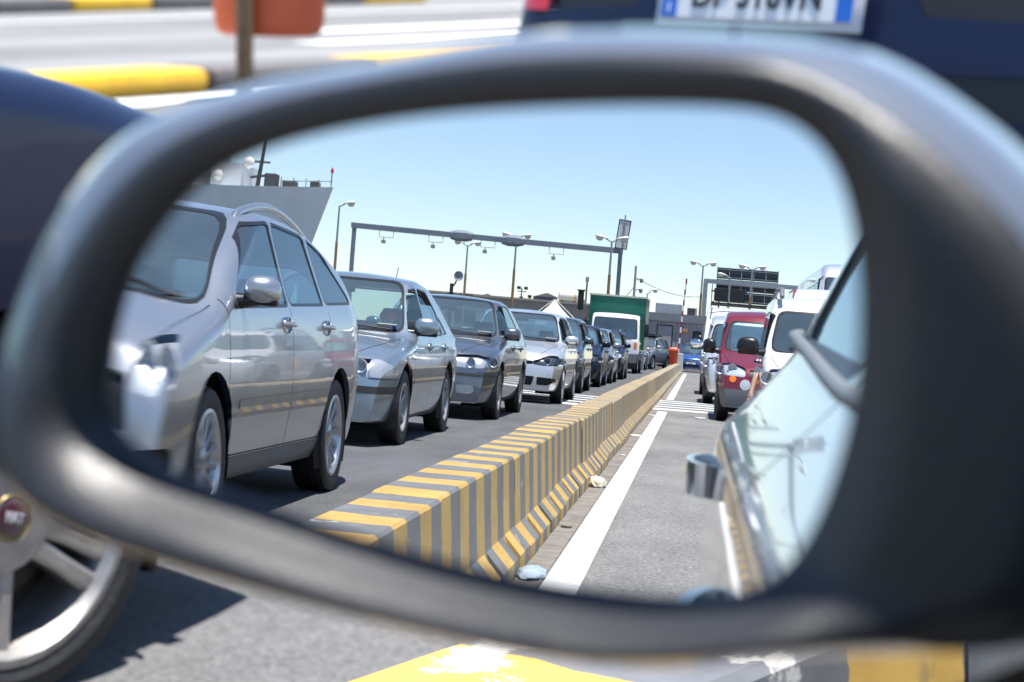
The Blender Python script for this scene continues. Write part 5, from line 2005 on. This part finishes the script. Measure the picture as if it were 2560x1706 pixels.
HULL = mat('ship grey', (.74, .75, .76), .6, noise=.12, scale=.4)
o = thing('ship', 'grey ship with a raked bow and cluttered deck behind the people carrier', 'ship', (0, -150, 0))
b = MB()
st = [(-34.0, -36.2, .15, 12.7), (-36.2, -38.6, 2.4, 12.35), (-40, -42, 5.0, 11.9), (-46, -46.5, 7.5, 11.4), (-60, -60, 8.5, 11.0), (-95, -95, 8.5, 11.0)]
for xt, xb_, hw, zt in st:
    for z, f in ((0, 0), (zt * .5, .5), (zt, 1)):
        x = xb_ + (xt - xb_) * f - (1.9 * (1 - f) if xt > -45 else 0)
        wd = hw * (.35 + .65 * f ** .8)
        b.v += [(x, wd, z), (x, -wd, z)]
for i in range(len(st) - 1):
    for k in range(2):
        for s in (0, 1):
            a = i * 6 + k * 2 + s
            b.f.append((a, a + 2, a + 8, a + 6))
    b.f.append((i * 6 + 4, i * 6 + 5, i * 6 + 11, i * 6 + 10))
b.f.append((0, 1, 3, 2))
b.f.append((2, 3, 5, 4))
b.build('hull', HULL, o, False)
PALEG = mat('ship superstructure', (.50, .53, .55), .6, noise=.1, scale=.5)
b = MB()
for c, s in (((-52, 0, 14.0), (12, 13, 6.0)), ((-49, 0, 18), (8, 10, 3)), ((-43.5, 0, 12.9), (3, 6, 2.0))):
    b.box(c, s)
b.build('superstructure', PALEG, o)
b = MB()
b.tube((-41.3, 0, 11.8), (-40.7, 0, 17.5), .22, .12)
b.tube((-42.0, 0, 13.0), (-39.6, 0, 13.4), .12)
b.tube((-42.0, 0, 14.4), (-40.2, 0, 14.4), .10)
b.build('mast', PLASTIC, o)
for x, z, r_ in ((-41.4, 14.0, .55), (-44.3, 12.75, .5)):
    b = MB()
    b.lathe([(.001, -r_), (r_ * .7, -r_ * .7), (r_, 0), (r_ * .7, r_ * .7), (.001, r_)], 14, Matrix.Translation((x, 3, z)), 'Z')
    b.build('radome', WHITEP, o, True, 60)
b = MB()
for x in (-34.2, -35.4, -36.6, -37.8, -39.0):
    b.tube((x, 0, 12.1), (x, 0, 13.25), .05)
b.tube((-34.1, 0, 13.2), (-39.0, 0, 12.9), .05)
b.build('railing', STEEL, o)['kind'] = 'stuff'
for x, w_, h_ in ((-35.6, .8, .9), (-38.0, 1.3, .8), (-39.8, 1.2, 1.3)):
    b = MB()
    b.box((x, .4, 12.1 + h_ / 2), (w_, 1.2, h_), None, .1)
    b.build('winch', PLASTIC, o)
b = MB()
b.tube((-34.2, 0, 12.6), (-34.2, 0, 14.4), .06)
b.build('jackstaff', STEEL, o)
b = MB()
b.lathe([(.001, -.2), (.13, -.17), (.16, 0), (.13, .17), (.001, .2)], 12, Matrix.Translation((-34.2, 0, 14.1)), 'Z')
b.build('red_lantern', mat('red lantern', (.7, .04, .06), .4), o, True, 60)
sheet('harbour_water', -400, -33, -400, -128, .006, mat('harbour water', (.02, .05, .07), .08))

# ------------------------------------------------------------------ people in the vehicles


def person(label, loc, rz, shirt, pose='wheel', parent_k=1.0, hair=HAIR, cap=None):
    """a seated figure grown as one skin over its joints"""
    J = {'pel': (0, 0, .10), 'bel': (0, -.03, .24), 'che': (0, -.06, .42), 'nec': (0, -.05, .555), 'hd0': (0, -.02, .63), 'hd1': (0, -.015, .72), 'hd2': (0, -.02, .79), 'nos': (0, .085, .675)}
    Rr = {'pel': (.15, .12), 'bel': (.14, .11), 'che': (.155, .11), 'nec': (.055, .06), 'hd0': (.068, .08), 'hd1': (.078, .10), 'hd2': (.06, .075), 'nos': (.012, .014)}
    E_ = [('pel', 'bel'), ('bel', 'che'), ('che', 'nec'), ('nec', 'hd0'), ('hd0', 'hd1'), ('hd1', 'hd2'), ('hd0', 'nos')]
    for s, t in ((-1, 'l'), (1, 'r')):
        hands = {'wheel': ((s * .24, .12, .30), (s * .16, .36, .36)), 'armout': ((s * .24, .12, .30), (s * .16, .36, .36)), 'rest': ((s * .25, .05, .22), (s * .14, .24, .16))}[pose]
        if pose == 'armout' and s < 0:
            hands = ((-.50, .16, .36), (-.56, .30, .12))
        J.update({'sh' + t: (s * .19, -.06, .47), 'el' + t: hands[0], 'ha' + t: hands[1], 'hp' + t: (s * .09, .06, .08), 'kn' + t: (s * .11, .44, .16), 'fo' + t: (s * .11, .56, -.22), 'to' + t: (s * .11, .70, -.26)})
        Rr.update({'sh' + t: (.065, .065), 'el' + t: (.042, .042), 'ha' + t: (.026, .03), 'hp' + t: (.09, .09), 'kn' + t: (.065, .065), 'fo' + t: (.045, .045), 'to' + t: (.04, .03)})
        E_ += [('che', 'sh' + t), ('sh' + t, 'el' + t), ('el' + t, 'ha' + t), ('pel', 'hp' + t), ('hp' + t, 'kn' + t), ('kn' + t, 'fo' + t), ('fo' + t, 'to' + t)]
        h = Vector(hands[1])
        d = (h - Vector(hands[0])).normalized()
        sd = d.cross(Vector((0, 0, 1))).normalized()
        for i in range(5):
            n = 'f%d%s' % (i, t)
            q = h + d * (.075 if i else .04) + sd * ((i - 2.2) * .024 if i else s * -.055) + Vector((0, 0, -.02))
            J[n] = tuple(q)
            Rr[n] = (.009, .009)
            E_.append(('ha' + t, n))
    keys = list(J)
    me = bpy.data.meshes.new('person')
    me.from_pydata([J[k] for k in keys], [(keys.index(a), keys.index(b)) for a, b in E_], [])
    o = link('person', me)
    md = o.modifiers.new('skin', 'SKIN')
    for i, k in enumerate(keys):
        me.skin_vertices[0].data[i].radius = Rr[k]
    me.skin_vertices[0].data[0].use_root = True
    sb = o.modifiers.new('smooth', 'SUBSURF')
    sb.levels = sb.render_levels = 1
    dg = bpy.context.evaluated_depsgraph_get()
    m2 = bpy.data.meshes.new_from_object(o.evaluated_get(dg))
    o.modifiers.clear()
    o.data = m2
    m2.materials.clear()
    m2.materials.append(shirt)
    m2.materials.append(SKIN)
    for p in m2.polygons:
        c = p.center
        hand = any((c - Vector(J['ha' + t])).length < .14 or (c - Vector(J['el' + t])).length < .16 and c.z > .05 for t in 'lr')
        p.material_index = 1 if c.z > .575 or hand else 0
        p.use_smooth = True
    b = MB()
    bm = bmesh.new()
    bmesh.ops.create_uvsphere(bm, u_segments=14, v_segments=10, radius=1)
    bmesh.ops.delete(bm, geom=[v for v in bm.verts if v.co.z < -.05 and v.co.y > -.2], context='VERTS')
    for v in bm.verts:
        v.co = Vector((v.co.x * .092, v.co.y * .115 - .035, v.co.z * .09 + .745))
    b.bm(bm)
    b.build('hair', cap or hair, o, True, 60)
    b = MB()
    for s in (-1, 1):
        bm = bmesh.new()
        bmesh.ops.create_icosphere(bm, subdivisions=1, radius=.012)
        b.bm(bm, Matrix.Translation((s * .032, .074, .715)))
    b.build('eyes', BLACK, o)['kind'] = 'stuff'
    o.location = loc
    o.rotation_euler = (0, 0, rz)
    o.scale = (parent_k,) * 3
    return tag(o, label, 'person', 'people sitting in the vehicles')


SH_BLUE = mat('light blue shirt', (.22, .34, .50), .9)
SH_DARK = mat('dark shirt', (.03, .033, .045), .9)
SH_WHITE = mat('white shirt', (.62, .62, .60), .9)
SH_GREEN = mat('sea green shirt', (.12, .30, .28), .9)
CAPR = mat('red cap', (.55, .05, .035), .8)


def in_car(o, x, y, z):
    return tuple(Vector(o.location) + Matrix.Rotation(o.rotation_euler.z, 3, 'Z') @ Vector((x * o.scale.x, y * o.scale.x, z * o.scale.x)))


person('person in dark clothes and a red cap inside the ice silver saloon', in_car(lift, .37, -.22, .35), 0, SH_DARK, 'rest', 1.0, cap=CAPR)
person('person in a sea green shirt with one arm out of the white van', in_car(van, -.40, .12, .46), 0, SH_GREEN, 'armout')
person('person at the steering wheel of the dark red van', in_car(redvan, -.37, .10, .46), 0, SH_DARK)
person('person in a dark shirt at the wheel of the lorry', in_car(lorry, -.45, .10, 1.12), 0, SH_DARK)
person('person in a light blue shirt at the passenger window of the lorry', in_car(lorry, .50, .10, 1.12), 0, SH_BLUE, 'rest')
person('person in dark clothes in the middle of the lorry cab', in_car(lorry, .05, .02, 1.12), 0, SH_DARK, 'rest')
person('person in a white shirt at the wheel of the beige family car', in_car(c10, -.36, -.18, .42), R(15), SH_WHITE)

# papers behind the windscreens
for car, x, y, z, lb in ((saloon, .58, .76, .965, 'white and blue permit card behind the windscreen of the grey saloon'), (hatch, .58, .74, .975, 'white and blue permit card behind the windscreen of the bright silver hatchback'), (lift, .56, .74, .94, 'crumpled white and blue papers on the dashboard of the ice silver saloon'), (lorry, .35, .93, 1.50, 'white paper lying behind the windscreen of the lorry'), (van, .16, .74, 1.40, 'white sticker sheet on the windscreen of the white van')):
    o = thing('permit_card', lb, 'paper', in_car(car, x, y, z), 0, 'papers behind the windscreens')
    b = MB()
    b.box((0, 0, .05), (.19, .004, .09), Matrix.Rotation(R(-50 if car is not lorry else -20), 4, 'X'))
    b.build('card', WHITEP, o)
    b = MB()
    b.box((.07, .006, .05), (.035, .004, .06), Matrix.Rotation(R(-50 if car is not lorry else -20), 4, 'X'))
    b.build('blue_print', PLATEBLUE, o)

# ------------------------------------------------------------------ litter by the barrier


def crumple(name, loc, s, m, label, cat, seed):
    rnd = random.Random(seed)
    bm = bmesh.new()
    bmesh.ops.create_icosphere(bm, subdivisions=3, radius=1)
    ph = [Vector((rnd.uniform(-3, 3), rnd.uniform(-3, 3), rnd.uniform(-3, 3))) for _ in range(6)]
    for v in bm.verts:
        k = 1 + sum(.16 * abs(math.sin(3.1 * v.co.dot(q))) for q in ph) - .35
        v.co = Vector((v.co.x * s[0] * k, v.co.y * s[1] * k, max(0, v.co.z + .45) * s[2] * k))
    b = MB()
    b.bm(bm)
    o = b.build(name, m, None, True, 70)
    o.location = loc
    return tag(o, label, cat)


crumple('crumpled_paper', (-.945, -12.05, .008), (.055, .10, .04), mat('cream paper', (.62, .55, .42), .9, noise=.2, scale=12), 'crumpled cream paper bag lying between barrier and white line', 'litter', 3)
crumple('plastic_bag', (-.94, -6.85, .008), (.05, .12, .022), mat('clear plastic', (.42, .50, .56), .12, spec=.8, noise=.1, scale=9), 'shiny pale plastic bag at the foot of the nearest reflected barrier', 'litter', 5)
rnd = random.Random(11)
for i, (x, y, r_, lb) in enumerate(((-.93, -20.0, .10, 'white paper plate beside the white line'), (-.92, -16.0, .03, 'small white paper scrap by the barrier midway to the crossing'), (-.93, -27.0, .05, 'white paper scrap near the striped crossing'), (-.2, -12.5, .06, 'white scrap lying in the open lane beside the white line'), (-.94, -9.0, .035, 'brown leaf on the dirt beside the nearest barrier'), (-.15, -27.5, .12, 'flat white sheet in the lane before the crossing'))):
    b = MB()
    n = 9
    pts = [(r_ * rnd.uniform(.7, 1.1) * math.cos(2 * math.pi * k / n), r_ * rnd.uniform(.9, 1.5) * math.sin(2 * math.pi * k / n)) for k in range(n)]
    b.prism(pts, .0, .012)
    o = b.build('paper_scrap', SAND if 'leaf' in lb else WHITEP)
    o.location = (x, y, .009)
    tag(o, lb, 'litter', 'litter scattered by the barrier')
